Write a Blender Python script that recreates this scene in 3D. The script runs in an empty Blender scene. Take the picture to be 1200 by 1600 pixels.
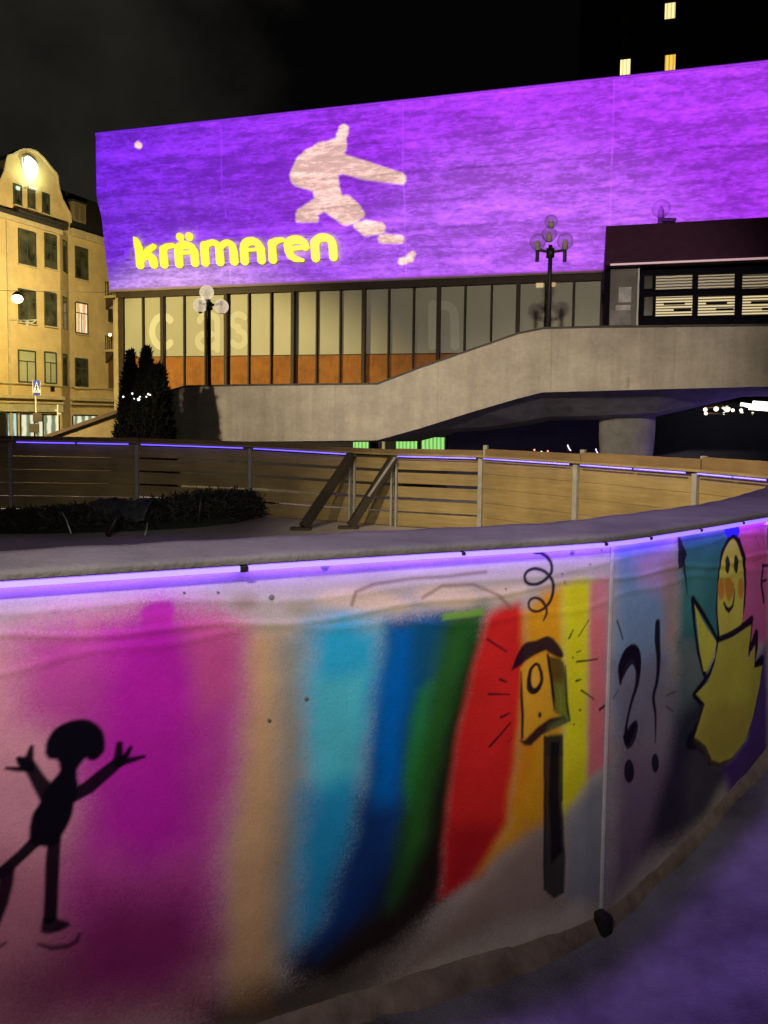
# Winter night at a city ice rink: painted rink wall in front, floodlit concrete department store behind.
import bpy, bmesh, math, random
import numpy as np
from mathutils import Vector, Matrix, noise as mnoise

R = math.radians
SC = bpy.context.scene
COL = SC.collection
random.seed(7); np.random.seed(7)

# ------------------------------------------------------------------ camera
EYE = 1.55                                   # eye height of the photographer
FPX, PPX, PPY = 1155.0, 600.0, 721.0          # focal length / principal point for a 1200 x 1600 frame
PITCH, ROLL = math.atan(0.06), R(0.7)
c_f = Vector((0, math.cos(PITCH), -math.sin(PITCH)))
_u0 = Vector((0, math.sin(PITCH), math.cos(PITCH))); _r0 = Vector((1, 0, 0))
c_r = _r0 * math.cos(ROLL) + _u0 * math.sin(ROLL)
c_u = _u0 * math.cos(ROLL) - _r0 * math.sin(ROLL)
CAMP = Vector((0, 0, EYE))
cam = bpy.data.cameras.new('camera')
cam.sensor_fit = 'VERTICAL'; cam.sensor_height = 36.0; cam.lens = FPX / 1600 * 36.0
cam.shift_y = (PPY - 800) / 1600; cam.clip_start = 0.05; cam.clip_end = 1500
camo = bpy.data.objects.new('camera', cam); COL.objects.link(camo)
m3 = Matrix((c_r, c_u, -c_f)).transposed()
camo.matrix_world = Matrix.Translation(CAMP) @ m3.to_4x4()
SC.camera = camo

# ------------------------------------------------------------------ world: overcast night sky, town glow on the cloud
SC.view_settings.view_transform = 'Standard'; SC.view_settings.look = 'None'
SC.view_settings.exposure = 0.0; SC.view_settings.gamma = 1.0
wd = bpy.data.worlds.new('World'); SC.world = wd; wd.use_nodes = True
wn = wd.node_tree; bg = wn.nodes['Background']
_tc = wn.nodes.new('ShaderNodeTexCoord'); _nz = wn.nodes.new('ShaderNodeTexNoise')
_nz.inputs['Scale'].default_value = 2.6; _nz.inputs['Detail'].default_value = 6; _nz.inputs['Roughness'].default_value = .55
_rp = wn.nodes.new('ShaderNodeValToRGB')
_rp.color_ramp.elements[0].position = .36; _rp.color_ramp.elements[0].color = (.0013, .0012, .0013, 1)
_rp.color_ramp.elements[1].position = .74; _rp.color_ramp.elements[1].color = (.022, .0205, .0165, 1)
_sx = wn.nodes.new('ShaderNodeSeparateXYZ'); _mr = wn.nodes.new('ShaderNodeMapRange'); _ml = wn.nodes.new('ShaderNodeMath'); _ml.operation = 'MULTIPLY'
_mr.inputs[1].default_value = .25; _mr.inputs[2].default_value = -.30; _mr.inputs[3].default_value = .15; _mr.inputs[4].default_value = 1.05
wn.links.new(_tc.outputs['Generated'], _nz.inputs['Vector']); wn.links.new(_tc.outputs['Generated'], _sx.inputs[0]); wn.links.new(_sx.outputs[0], _mr.inputs[0])
wn.links.new(_nz.outputs['Fac'], _ml.inputs[0]); wn.links.new(_mr.outputs[0], _ml.inputs[1]); wn.links.new(_ml.outputs[0], _rp.inputs[0])
wn.links.new(_rp.outputs[0], bg.inputs['Color']); bg.inputs['Strength'].default_value = 1.0

# ------------------------------------------------------------------ lamps round the square, with some added fill spots (night: no sun)
def lamp(name, kind, loc, color, energy, radius=.1, aim=None, cone=160, blend=.6):
    l = bpy.data.lights.new(name, kind); l.color = color; l.energy = energy; l.shadow_soft_size = radius
    o = bpy.data.objects.new(name, l); COL.objects.link(o); o.location = loc
    if kind == 'SPOT':
        l.spot_size = R(cone); l.spot_blend = blend
        o.rotation_euler = (Vector(aim) - Vector(loc)).to_track_quat('-Z', 'Y').to_euler()
    return o
lamp('street_light_by_wall', 'SPOT', (-.95, -.7, 3.3), (1, .87, .74), 560, .12, (-.85, 2.0, 1.95), 67, 1.0)
lamp('wall_fill_spot', 'SPOT', (1.3, -.4, 3.4), (1, .89, .76), 260, .12, (.85, 2.6, 2.1), 64, 1.0)  # added spot, carries the wall light over the right panel
lamp('street_light_right', 'SPOT', (-1.2, 3.4, 5.4), (1, .80, .46), 2300, .15, (2.4, 8.0, .5), 66, 1.0)
# street lights as spots tipped mostly downwards, and two added fill spots
lamp('street_light_square', 'SPOT', (-9.4, 11.5, 5.0), (1, .82, .58), 5300, .2, (-4.2, 17.2, -1.0), 84, .35)
lamp('bridge_fill_spot', 'SPOT', (-1.0, -5.0, 7.6), (1, .84, .68), 12500, .25, (5.6, 33.0, 3.7), 34, .6)  # added spot behind the camera for the parapet and right-hand panes
lamp('street_light_terrace', 'SPOT', (-16.5, 24.0, 7.5), (1, .77, .32), 10500, .2, (-11.6, 34.5, .6), 84, .45)
lamp('house_fill_spot', 'SPOT', (-15.9, 38.7, 9.4), (1, .80, .38), 4300, .2, (-20.6, 47.5, 8.2), 150, .3)  # added unseen spot in mid-air that brightens the gabled house
lamp('street_light_alley', 'SPOT', (-20.0, 38.0, 4.2), (1, .70, .06), 700, .2, (-20.5, 47.0, 3.5), 120, .6)
# violet floods: one high on the store side of the rink washing the pavement, one below the bridge
lamp('purple_flood_pavement', 'SPOT', (2.2, 5.6, 24.0), (.42, .20, 1.0), 20500, 1.6, (1.5, .5, 0), 15, 1.0)
lamp('purple_flood_bridge', 'SPOT', (13.6, 21.8, -.6), (.32, .18, 1.0), 420, .2, (6.0, 24.0, 1.6), 110, .9)

# ------------------------------------------------------------------ projection helpers (pixels of the photograph -> places at a chosen depth)
def ray(px, py): return c_f + c_r * ((px - PPX) / FPX) + c_u * ((PPY - py) / FPX)
def at_y(px, py, Y):
    d = ray(px, py); return CAMP + d * (Y / d.y)
def at_z(px, py, z):
    d = ray(px, py); return CAMP + d * ((z - EYE) / d.z)
def hit(px, py, Q, n):
    d = ray(px, py); return CAMP + d * ((Q - CAMP).dot(n) / d.dot(n))

# ------------------------------------------------------------------ scene-tree helpers
def tag(o, label=None, cat=None, group=None, kind=None):
    if label: o['label'] = label
    if cat: o['category'] = cat
    if group: o['group'] = group
    if kind: o['kind'] = kind
    return o
def empty(name, loc=(0, 0, 0), label=None, cat=None, group=None):
    o = bpy.data.objects.new(name, None); COL.objects.link(o); o.location = loc
    return tag(o, label, cat, group)
def par(o, p):
    o.parent = p
    o.matrix_parent_inverse = Matrix.Translation(p.location).inverted() if p.parent is None else p.matrix_parent_inverse.copy()
def world_parent(o, p):
    # keep world coordinates of the mesh while it hangs under p
    o.parent = p
    chain = Matrix.Identity(4); q = p
    mats = []
    while q is not None:
        mats.append(q); q = q.parent
    m = Matrix.Identity(4)
    for q in reversed(mats):
        m = m @ (q.matrix_parent_inverse @ q.matrix_basis if q.parent else q.matrix_basis)
    o.matrix_parent_inverse = m.inverted()

class MB:
    """collects shapes, then links them as ONE mesh object"""
    def __init__(s): s.v = []; s.f = []; s.m = []
    def add(s, vs, fs, mi=0):
        b = len(s.v); s.v += [tuple(v) for v in vs]; s.f += [tuple(b + i for i in f) for f in fs]; s.m += [mi] * len(fs); return s
    def box(s, lo, hi, fr=None, mi=0):
        x0, y0, z0 = lo; x1, y1, z1 = hi
        vs = [(x0, y0, z0), (x1, y0, z0), (x1, y1, z0), (x0, y1, z0), (x0, y0, z1), (x1, y0, z1), (x1, y1, z1), (x0, y1, z1)]
        if fr: vs = [fr(*v) for v in vs]
        return s.add(vs, [(0, 3, 2, 1), (4, 5, 6, 7), (0, 1, 5, 4), (1, 2, 6, 5), (2, 3, 7, 6), (3, 0, 4, 7)], mi)
    def hexa(s, front, off, mi=0):
        """polygon front (list of Vectors) thickened by off"""
        n = len(front); off = Vector(off)
        vs = [Vector(p) for p in front] + [Vector(p) + off for p in front]
        fs = [tuple(range(n)), tuple(range(2 * n - 1, n - 1, -1))]
        for i in range(n): fs.append((i, i + n, (i + 1) % n + n, (i + 1) % n))
        return s.add(vs, fs, mi)
    def tube(s, pts, r, n=10, mi=0, cap=True):
        pts = [Vector(p) for p in pts]; rr = r if isinstance(r, (list, tuple)) else [r] * len(pts)
        vs = []; prev = None
        for i, p in enumerate(pts):
            t = (pts[min(i + 1, len(pts) - 1)] - pts[max(i - 1, 0)]).normalized()
            if prev is None:
                a = Vector((0, 0, 1)) if abs(t.z) < .9 else Vector((1, 0, 0)); u = t.cross(a).normalized()
            else:
                u = (prev - t * prev.dot(t)).normalized()
            prev = u; w = t.cross(u)
            for k in range(n):
                a = 2 * math.pi * k / n; vs.append(p + (u * math.cos(a) + w * math.sin(a)) * rr[i])
        fs = []
        for i in range(len(pts) - 1):
            for k in range(n):
                fs.append((i * n + k, i * n + (k + 1) % n, (i + 1) * n + (k + 1) % n, (i + 1) * n + k))
        if cap: fs += [tuple(range(n - 1, -1, -1)), tuple((len(pts) - 1) * n + k for k in range(n))]
        return s.add(vs, fs, mi)
    def bar(s, a, b, w, h, up=(0, 0, 1), mi=0):
        a = Vector(a); b = Vector(b); t = (b - a).normalized(); x = t.cross(Vector(up)).normalized(); y = x.cross(t)
        vs = [p + x * (i * w / 2) + y * (j * h / 2) for p in (a, b) for i, j in ((-1, -1), (1, -1), (1, 1), (-1, 1))]
        return s.add(vs, [(0, 1, 2, 3), (7, 6, 5, 4), (0, 4, 5, 1), (1, 5, 6, 2), (2, 6, 7, 3), (3, 7, 4, 0)], mi)
    def ball(s, c, r, n=16, sq=1.0, mi=0):
        c = Vector(c); vs = [c + Vector((0, 0, r * sq))]; m = n // 2
        for i in range(1, m):
            th = math.pi * i / m
            for k in range(n):
                a = 2 * math.pi * k / n; vs.append(c + Vector((math.sin(th) * math.cos(a) * r, math.sin(th) * math.sin(a) * r, math.cos(th) * r * sq)))
        vs.append(c - Vector((0, 0, r * sq))); fs = []
        for k in range(n): fs.append((0, 1 + k, 1 + (k + 1) % n)); fs.append((len(vs) - 1, 1 + (m - 2) * n + (k + 1) % n, 1 + (m - 2) * n + k))
        for i in range(m - 2):
            for k in range(n): fs.append((1 + i * n + k, 1 + (i + 1) * n + k, 1 + (i + 1) * n + (k + 1) % n, 1 + i * n + (k + 1) % n))
        return s.add(vs, fs, mi)
    def grid(s, rows, mi=0):
        """rows: list of equal-length lists of points"""
        b = [p for r_ in rows for p in r_]; n = len(rows[0])
        return s.add(b, [(i * n + k, i * n + k + 1, (i + 1) * n + k + 1, (i + 1) * n + k) for i in range(len(rows) - 1) for k in range(n - 1)], mi)
    def build(s, name, mats, parent=None, smooth=False, bevel=0, recalc=True):
        me = bpy.data.meshes.new(name); me.from_pydata(s.v, [], s.f)
        if not isinstance(mats, (list, tuple)): mats = [mats]
        for m in mats: me.materials.append(m)
        if len(mats) > 1: me.polygons.foreach_set('material_index', s.m)
        if recalc:
            bm = bmesh.new(); bm.from_mesh(me); bmesh.ops.recalc_face_normals(bm, faces=bm.faces); bm.to_mesh(me); bm.free()
        if smooth: me.polygons.foreach_set('use_smooth', [True] * len(me.polygons))
        o = bpy.data.objects.new(name, me); COL.objects.link(o)
        if parent: world_parent(o, parent)
        if bevel:
            b = o.modifiers.new('bevel', 'BEVEL'); b.width = bevel; b.segments = 2; b.limit_method = 'ANGLE'; b.angle_limit = R(40)
        return o
    def thing(s, name, mats, label, cat, group=None, kind=None, **k):
        return tag(s.build(name, mats, None, **k), label, cat, group, kind)

def sdf_shape(segs, res, to3, off, mb=None, polys=()):
    """marching squares over a union of tapered capsules (x,y,r)-(x,y,r) and polygons; returns an MB prism.  to3(x,y) -> Vector"""
    mb = mb or MB()
    xs = [p[0] + sg * p[2] for c in segs for p in c for sg in (-1, 1)] + [p[0] for q in polys for p in q]
    ys = [p[1] + sg * p[2] for c in segs for p in c for sg in (-1, 1)] + [p[1] for q in polys for p in q]
    x0, x1, y0, y1 = min(xs) - res, max(xs) + res, min(ys) - res, max(ys) + res
    nx, ny = int((x1 - x0) / res) + 2, int((y1 - y0) / res) + 2
    X, Y = np.meshgrid(x0 + res * np.arange(nx), y0 + res * np.arange(ny), indexing='ij')
    D = np.full(X.shape, 1e9)
    for c in segs: D = np.minimum(D, chain_d(X, Y, c))
    for q in polys: D = np.minimum(D, poly_d(X, Y, q))
    D = np.where(np.abs(D) < 1e-9, 1e-9, D)
    idx = {}; P2 = []
    def vid(key, x, y):
        if key not in idx: idx[key] = len(P2); P2.append((x, y))
        return idx[key]
    faces = []
    for i in range(nx - 1):
        for j in range(ny - 1):
            cs = [(i, j), (i + 1, j), (i + 1, j + 1), (i, j + 1)]; dv = [D[c] for c in cs]
            if all(d > 0 for d in dv): continue
            f = []
            for k in range(4):
                a, b = cs[k], cs[(k + 1) % 4]; da, db = dv[k], dv[(k + 1) % 4]
                if da < 0: f.append(vid(('c',) + a, X[a], Y[a]))
                if da * db < 0:
                    t = da / (da - db); f.append(vid(('e',) + tuple(sorted((a, b))), X[a] + (X[b] - X[a]) * t, Y[a] + (Y[b] - Y[a]) * t))
            if len(f) >= 3: faces.append(f)
    n = len(P2); off = Vector(off)
    V = [to3(*p) for p in P2]; V2 = [v + off for v in V]
    ec = {}
    for f in faces:
        for k in range(len(f)):
            a, b = f[k], f[(k + 1) % len(f)]; ec[(a, b)] = ec.get((a, b), 0) + 1
    side = [(a, a + n, b + n, b) for (a, b) in ec if (b, a) not in ec]
    mb.add(V + V2, [tuple(f) for f in faces] + [tuple(i + n for i in reversed(f)) for f in faces] + side)
    return mb
def chain_d(X, Y, c):
    D = np.full(X.shape, 1e9)
    cc = c if len(c) > 1 else [c[0], c[0]]
    for a, b in zip(cc[:-1], cc[1:]):
        ex, ey = b[0] - a[0], b[1] - a[1]; L2 = ex * ex + ey * ey + 1e-12
        h = np.clip(((X - a[0]) * ex + (Y - a[1]) * ey) / L2, 0, 1)
        D = np.minimum(D, np.hypot(X - a[0] - h * ex, Y - a[1] - h * ey) - (a[2] + h * (b[2] - a[2])))
    return D
def poly_d(X, Y, q):
    D = np.full(X.shape, 1e18); ins = np.zeros(X.shape, bool); n = len(q)
    for k in range(n):
        (ax, ay), (bx, by) = q[k][:2], q[(k + 1) % n][:2]
        ex, ey = bx - ax, by - ay
        h = np.clip(((X - ax) * ex + (Y - ay) * ey) / (ex * ex + ey * ey + 1e-12), 0, 1)
        D = np.minimum(D, (X - ax - h * ex) ** 2 + (Y - ay - h * ey) ** 2)
        cr = (ay > Y) != (by > Y)
        with np.errstate(divide='ignore', invalid='ignore'):
            xi = ax + (Y - ay) * ex / (ey if ey else 1e-12)
        ins ^= cr & (X < xi)
    return np.sqrt(D) * np.where(ins, -1, 1)

# ------------------------------------------------------------------ procedural materials
def nt_mat(name):
    m = bpy.data.materials.new(name); m.use_nodes = True; return m, m.node_tree, m.node_tree.nodes['Principled BSDF']
def mat(name, col, rough=.7, var=.25, scale=6., stretch=(1, 1, 1), bump=.0, bscale=None, metal=0., col2=None, spec=.4, detail=6):
    m, nt, p = nt_mat(name); N = nt.nodes.new; Lk = nt.links.new
    p.inputs['Roughness'].default_value = rough; p.inputs['Metallic'].default_value = metal; p.inputs['Specular IOR Level'].default_value = spec
    tc = N('ShaderNodeTexCoord'); mp = N('ShaderNodeMapping'); mp.inputs['Scale'].default_value = stretch; Lk(tc.outputs['Object'], mp.inputs[0])
    nz = N('ShaderNodeTexNoise'); nz.inputs['Scale'].default_value = scale; nz.inputs['Detail'].default_value = detail; nz.inputs['Roughness'].default_value = .6; Lk(mp.outputs[0], nz.inputs['Vector'])
    rp = N('ShaderNodeValToRGB'); c2 = col2 or tuple(c * (1 - var) for c in col)
    rp.color_ramp.elements[0].position = .33; rp.color_ramp.elements[1].position = .67
    rp.color_ramp.elements[0].color = (*c2, 1); rp.color_ramp.elements[1].color = (*[min(1, c * (1 + var * .4)) for c in col], 1)
    Lk(nz.outputs['Fac'], rp.inputs[0]); Lk(rp.outputs[0], p.inputs['Base Color'])
    if bump:
        n2 = N('ShaderNodeTexNoise'); n2.inputs['Scale'].default_value = bscale or scale * 4; n2.inputs['Detail'].default_value = 5; Lk(mp.outputs[0], n2.inputs['Vector'])
        b = N('ShaderNodeBump'); b.inputs['Strength'].default_value = bump; b.inputs['Distance'].default_value = .02; Lk(n2.outputs['Fac'], b.inputs['Height']); Lk(b.outputs[0], p.inputs['Normal'])
    return m
def emit(name, col, strength, base=(.02, .02, .02)):
    m, nt, p = nt_mat(name); p.inputs['Base Color'].default_value = (*base, 1)
    p.inputs['Emission Color'].default_value = (*col, 1); p.inputs['Emission Strength'].default_value = strength; return m
def emit_bands(name, c1, c2, strength, scale, axis='X', base=(.05, .05, .05), distort=1.5):
    """lit window with curtains or blinds: bands of light and dark"""
    m, nt, p = nt_mat(name); N = nt.nodes.new; Lk = nt.links.new
    tc = N('ShaderNodeTexCoord'); w = N('ShaderNodeTexWave'); w.bands_direction = axis; w.inputs['Scale'].default_value = scale
    w.inputs['Distortion'].default_value = distort; w.inputs['Detail'].default_value = 2; w.inputs['Detail Scale'].default_value = 1.2
    Lk(tc.outputs['Object'], w.inputs[0]); rp = N('ShaderNodeValToRGB'); rp.color_ramp.elements[0].color = (*c1, 1); rp.color_ramp.elements[1].color = (*c2, 1)
    rp.color_ramp.elements[0].position = .25; rp.color_ramp.elements[1].position = .7
    Lk(w.outputs['Color'], rp.inputs[0]); Lk(rp.outputs[0], p.inputs['Emission Color']); p.inputs['Emission Strength'].default_value = strength
    p.inputs['Base Color'].default_value = (*base, 1); return m
def wood_mat(name, col, col2, grain=(1, 1, 14)):
    m, nt, p = nt_mat(name); N = nt.nodes.new; Lk = nt.links.new
    tc = N('ShaderNodeTexCoord'); mp = N('ShaderNodeMapping'); mp.inputs['Scale'].default_value = grain; Lk(tc.outputs['Object'], mp.inputs[0])
    a = N('ShaderNodeTexNoise'); a.inputs['Scale'].default_value = 1.6; a.inputs['Detail'].default_value = 8; a.inputs['Roughness'].default_value = .7; Lk(mp.outputs[0], a.inputs['Vector'])
    b = N('ShaderNodeTexNoise'); b.inputs['Scale'].default_value = 2.2; b.inputs['Detail'].default_value = 3; Lk(tc.outputs['Object'], b.inputs['Vector'])
    mx = N('ShaderNodeMath'); mx.operation = 'MULTIPLY_ADD'; mx.inputs[1].default_value = .55; Lk(b.outputs['Fac'], mx.inputs[0]); 
    s2 = N('ShaderNodeMath'); s2.operation = 'MULTIPLY'; s2.inputs[1].default_value = .5; Lk(a.outputs['Fac'], s2.inputs[0]); Lk(s2.outputs[0], mx.inputs[2])
    rp = N('ShaderNodeValToRGB'); rp.color_ramp.elements[0].position = .38; rp.color_ramp.elements[1].position = .68
    rp.color_ramp.elements[0].color = (*col2, 1); rp.color_ramp.elements[1].color = (*col, 1)
    Lk(mx.outputs[0], rp.inputs[0]); Lk(rp.outputs[0], p.inputs['Base Color']); p.inputs['Roughness'].default_value = .75
    bp = N('ShaderNodeBump'); bp.inputs['Strength'].default_value = .25; bp.inputs['Distance'].default_value = .01; Lk(a.outputs['Fac'], bp.inputs['Height']); Lk(bp.outputs[0], p.inputs['Normal'])
    return m
def facade_concrete():
    """board-marked concrete: long horizontal streaks, blotches and pale vertical runs"""
    m, nt, p = nt_mat('board_marked_concrete'); N = nt.nodes.new; Lk = nt.links.new
    tc = N('ShaderNodeTexCoord'); rot = N('ShaderNodeMapping'); rot.inputs['Rotation'].default_value = (0, 0, math.atan2(.2718, .9623)); Lk(tc.outputs['Object'], rot.inputs[0])
    def nz(sc, det, rgh, stretch):
        mp = N('ShaderNodeMapping'); mp.inputs['Scale'].default_value = stretch; Lk(rot.outputs[0], mp.inputs[0])
        n = N('ShaderNodeTexNoise'); n.inputs['Scale'].default_value = sc; n.inputs['Detail'].default_value = det; n.inputs['Roughness'].default_value = rgh; Lk(mp.outputs[0], n.inputs['Vector']); return n.outputs['Fac']
    def mth(op, a, b=None, c=None):
        n = N('ShaderNodeMath'); n.operation = op
        for i, v in enumerate((a, b, c)):
            if v is None: continue
            if isinstance(v, (int, float)): n.inputs[i].default_value = v
            else: Lk(v, n.inputs[i])
        return n.outputs[0]
    streak = nz(1.0, 5, .62, (.50, .50, 3.4)); blot = nz(.30, 4, .6, (1, 1, 1.9)); fine = nz(2.1, 5, .7, (1, 1, 2.4)); bandn = nz(.5, 3, .5, (.05, .05, 2.2))
    h = mth('MULTIPLY_ADD', streak, .9, mth('MULTIPLY_ADD', blot, .55, mth('MULTIPLY_ADD', fine, .75, mth('MULTIPLY', bandn, .5))))
    rp = N('ShaderNodeValToRGB'); rp.color_ramp.elements[0].position = 1.08 / 1.7 - .06; rp.color_ramp.elements[1].position = 1.0
    fl = mth('POWER', nz(4.2, 4, .6, (.8, .8, 2.6)), 3.0)
    h = mth('MULTIPLY_ADD', fl, .9, h)
    h = mth('DIVIDE', h, 1.98)
    rp.color_ramp.elements[0].position = .53; rp.color_ramp.elements[0].color = (.235, .225, .22, 1)
    rp.color_ramp.elements[1].position = .92; rp.color_ramp.elements[1].color = (.70, .68, .66, 1)
    e = rp.color_ramp.elements.new(.68); e.color = (.31, .30, .29, 1)
    e = rp.color_ramp.elements.new(.78); e.color = (.48, .465, .45, 1)
    Lk(h, rp.inputs[0])
    # cast joints every 4.6 m along the wall, a pale lime run beside some
    sx = N('ShaderNodeSeparateXYZ'); Lk(rot.outputs[0], sx.inputs[0])
    j = mth('ABSOLUTE', mth('SUBTRACT', mth('FRACT', mth('DIVIDE', mth('ADD', sx.outputs[0], 4.05), 8.95)), .5))
    line = mth('LESS_THAN', j, .005)
    run = mth('MULTIPLY', line, mth('GREATER_THAN', nz(1.2, 3, .6, (1, 1, .6)), .44))
    mx = N('ShaderNodeMix'); mx.data_type = 'RGBA'; Lk(mth('MULTIPLY', run, .30), mx.inputs['Factor']); Lk(rp.outputs[0], mx.inputs['A']); mx.inputs['B'].default_value = (.75, .73, .7, 1)
    Lk(mx.outputs['Result'], p.inputs['Base Color']); p.inputs['Roughness'].default_value = .9; p.inputs['Specular IOR Level'].default_value = .15
    # pour lines: thin stained horizontals where one lift of concrete meets the next
    wav = mth('MULTIPLY', nz(.4, 3, .5, (1, 1, .2)), .22); zc = mth('ADD', sx.outputs[2], wav); tot = None
    for zl_, a_ in ((13.95, .30), (12.55, .42), (11.35, .28), (10.2, .32), (9.05, .26)):
        q = mth('MULTIPLY', mth('MULTIPLY_ADD', mth('ABSOLUTE', mth('SUBTRACT', zc, zl_)), -1 / .10, 1.0), a_); q = mth('MAXIMUM', q, 0.0)
        tot = q if tot is None else mth('ADD', tot, q)
    tot = mth('MULTIPLY', tot, mth('MULTIPLY_ADD', nz(.25, 3, .6, (1, 1, .3)), 2.6, -.75))
    vs = N('ShaderNodeVectorMath'); vs.operation = 'SCALE'; Lk(mx.outputs['Result'], vs.inputs[0]); Lk(mth('SUBTRACT', 1.0, mth('MAXIMUM', tot, 0.0)), vs.inputs['Scale']); Lk(vs.outputs[0], p.inputs['Base Color'])
    b = N('ShaderNodeBump'); b.inputs['Strength'].default_value = .5; b.inputs['Distance'].default_value = .06; Lk(h, b.inputs['Height']); Lk(b.outputs[0], p.inputs['Normal'])
    return m
def glass_mat(name, col=(.02, .022, .02), rough=.08):
    m, nt, p = nt_mat(name); p.inputs['Base Color'].default_value = (*col, 1); p.inputs['Roughness'].default_value = rough; p.inputs['Specular IOR Level'].default_value = .6
    N = nt.nodes.new; tc = N('ShaderNodeTexCoord'); n = N('ShaderNodeTexNoise'); n.inputs['Scale'].default_value = 1.3; nt.links.new(tc.outputs['Object'], n.inputs['Vector'])
    rp = N('ShaderNodeValToRGB'); rp.color_ramp.elements[0].color = (*[c * .4 for c in col], 1); rp.color_ramp.elements[1].color = (*[c * 2.2 for c in col], 1)
    rp.color_ramp.elements[0].position = .35; rp.color_ramp.elements[1].position = .7
    nt.links.new(n.outputs['Fac'], rp.inputs[0]); nt.links.new(rp.outputs[0], p.inputs['Base Color']); return m
def globe_mat(name, col, op, tint, glow=0.0):
    m, nt, p = nt_mat(name); N = nt.nodes.new; out = nt.nodes['Material Output']
    p.inputs['Emission Color'].default_value = (1, .84, .62, 1); p.inputs['Emission Strength'].default_value = glow; tr = N('ShaderNodeBsdfTransparent'); tr.inputs[0].default_value = (*tint, 1); mx = N('ShaderNodeMixShader'); lw = N('ShaderNodeLayerWeight'); lw.inputs[0].default_value = .35
    n = N('ShaderNodeTexNoise'); n.inputs['Scale'].default_value = 14; n.inputs['Detail'].default_value = 4
    ma = N('ShaderNodeMath'); ma.operation = 'MULTIPLY_ADD'; ma.inputs[1].default_value = .35; nt.links.new(lw.outputs['Facing'], ma.inputs[0])
    mb_ = N('ShaderNodeMath'); mb_.operation = 'MULTIPLY'; mb_.inputs[1].default_value = op; nt.links.new(n.outputs['Fac'], mb_.inputs[0]); nt.links.new(mb_.outputs[0], ma.inputs[2])
    p.inputs['Base Color'].default_value = (*col, 1); p.inputs['Roughness'].default_value = .15; p.inputs['Subsurface Weight'].default_value = 0
    nt.links.new(ma.outputs[0], mx.inputs[0]); nt.links.new(tr.outputs[0], mx.inputs[1]); nt.links.new(p.outputs[0], mx.inputs[2]); nt.links.new(mx.outputs[0], out.inputs[0]); return m

def bridge_concrete():
    m = mat('bridge_concrete', (.43, .39, .325), .9, .16, 1.1, (1, 1, 1.6), .25, 22); nt = m.node_tree; N = nt.nodes.new; Lk = nt.links.new; p = nt.nodes['Principled BSDF']
    src = p.inputs['Base Color'].links[0].from_socket; tc = N('ShaderNodeTexCoord')
    mp = N('ShaderNodeMapping'); mp.inputs['Scale'].default_value = (2.6, 2.6, .16); Lk(tc.outputs['Object'], mp.inputs[0])
    n = N('ShaderNodeTexNoise'); n.inputs['Scale'].default_value = 1.0; n.inputs['Detail'].default_value = 7; n.inputs['Roughness'].default_value = .65; Lk(mp.outputs[0], n.inputs['Vector'])
    r1 = N('ShaderNodeMapRange'); r1.inputs[1].default_value = .35; r1.inputs[2].default_value = .62; r1.inputs[3].default_value = .86; r1.inputs[4].default_value = 1.05; Lk(n.outputs['Fac'], r1.inputs[0])
    n2 = N('ShaderNodeTexNoise'); n2.inputs['Scale'].default_value = 9; n2.inputs['Detail'].default_value = 8; n2.inputs['Roughness'].default_value = .75; Lk(tc.outputs['Object'], n2.inputs['Vector'])
    r2 = N('ShaderNodeMapRange'); r2.inputs[1].default_value = .3; r2.inputs[2].default_value = .7; r2.inputs[3].default_value = .86; r2.inputs[4].default_value = 1.1; Lk(n2.outputs['Fac'], r2.inputs[0])
    sx = N('ShaderNodeSeparateXYZ'); Lk(tc.outputs['Object'], sx.inputs[0])
    def M_(op, a, b): 
        k = N('ShaderNodeMath'); k.operation = op
        for i, v in enumerate((a, b)):
            if isinstance(v, (int, float)): k.inputs[i].default_value = v
            else: Lk(v, k.inputs[i])
        return k.outputs[0]
    j = M_('LESS_THAN', M_('ABSOLUTE', M_('SUBTRACT', M_('FRACT', M_('DIVIDE', sx.outputs[0], 3.1), 0), .5), 0), .0045)
    jf = M_('SUBTRACT', 1.0, M_('MULTIPLY', j, .16))
    vm = N('ShaderNodeVectorMath'); vm.operation = 'SCALE'; Lk(src, vm.inputs[0]); Lk(M_('MULTIPLY', M_('MULTIPLY', r1.outputs[0], r2.outputs[0]), jf), vm.inputs['Scale']); Lk(vm.outputs[0], p.inputs['Base Color'])
    return m
M = {}
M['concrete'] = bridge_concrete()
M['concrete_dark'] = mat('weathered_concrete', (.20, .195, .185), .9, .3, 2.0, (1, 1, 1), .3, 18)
M['cap'] = mat('worn_grey_capping', (.165, .16, .15), .75, .35, 3.5, (1, 1, 1), .35, 60)
M['asphalt'] = mat('frosty_asphalt', (.20, .20, .205), .8, .62, 3.0, (1, 1, 1), .55, 130, detail=10)
M['ice'] = mat('scraped_ice', (.36, .33, .33), .5, .25, 1.3, (1, 1, 1), .2, 20)
M['kerb'] = mat('dirty_kerb', (.22, .17, .125), .9, .5, 6, (1, 1, 1), .5, 40)
M['plank'] = wood_mat('rough_sawn_plank', (.37, .275, .12), (.20, .145, .06), (1.2, 1.2, 16))
M['beam'] = wood_mat('dark_timber', (.045, .033, .025), (.02, .016, .013), (3, 3, 3))
M['post'] = mat('galvanised_post', (.42, .42, .40), .5, .2, 9, (1, 1, 1), 0, metal=.3)
M['black'] = mat('black_steel', (.016, .015, .016), .5, .2, 12)
M['frame_black'] = mat('matt_black_frame', (.012, .012, .015), .85, .2, 12, spec=.05)
M['dark_metal'] = mat('dark_sheet_metal', (.030, .024, .028), .6, .3, 3)
M['mullion'] = mat('brown_mullion', (.055, .036, .022), .6, .25, 4)
M['sill'] = wood_mat('varnished_panel', (.50, .20, .03), (.28, .105, .018), (9, 9, 1.0))
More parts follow.
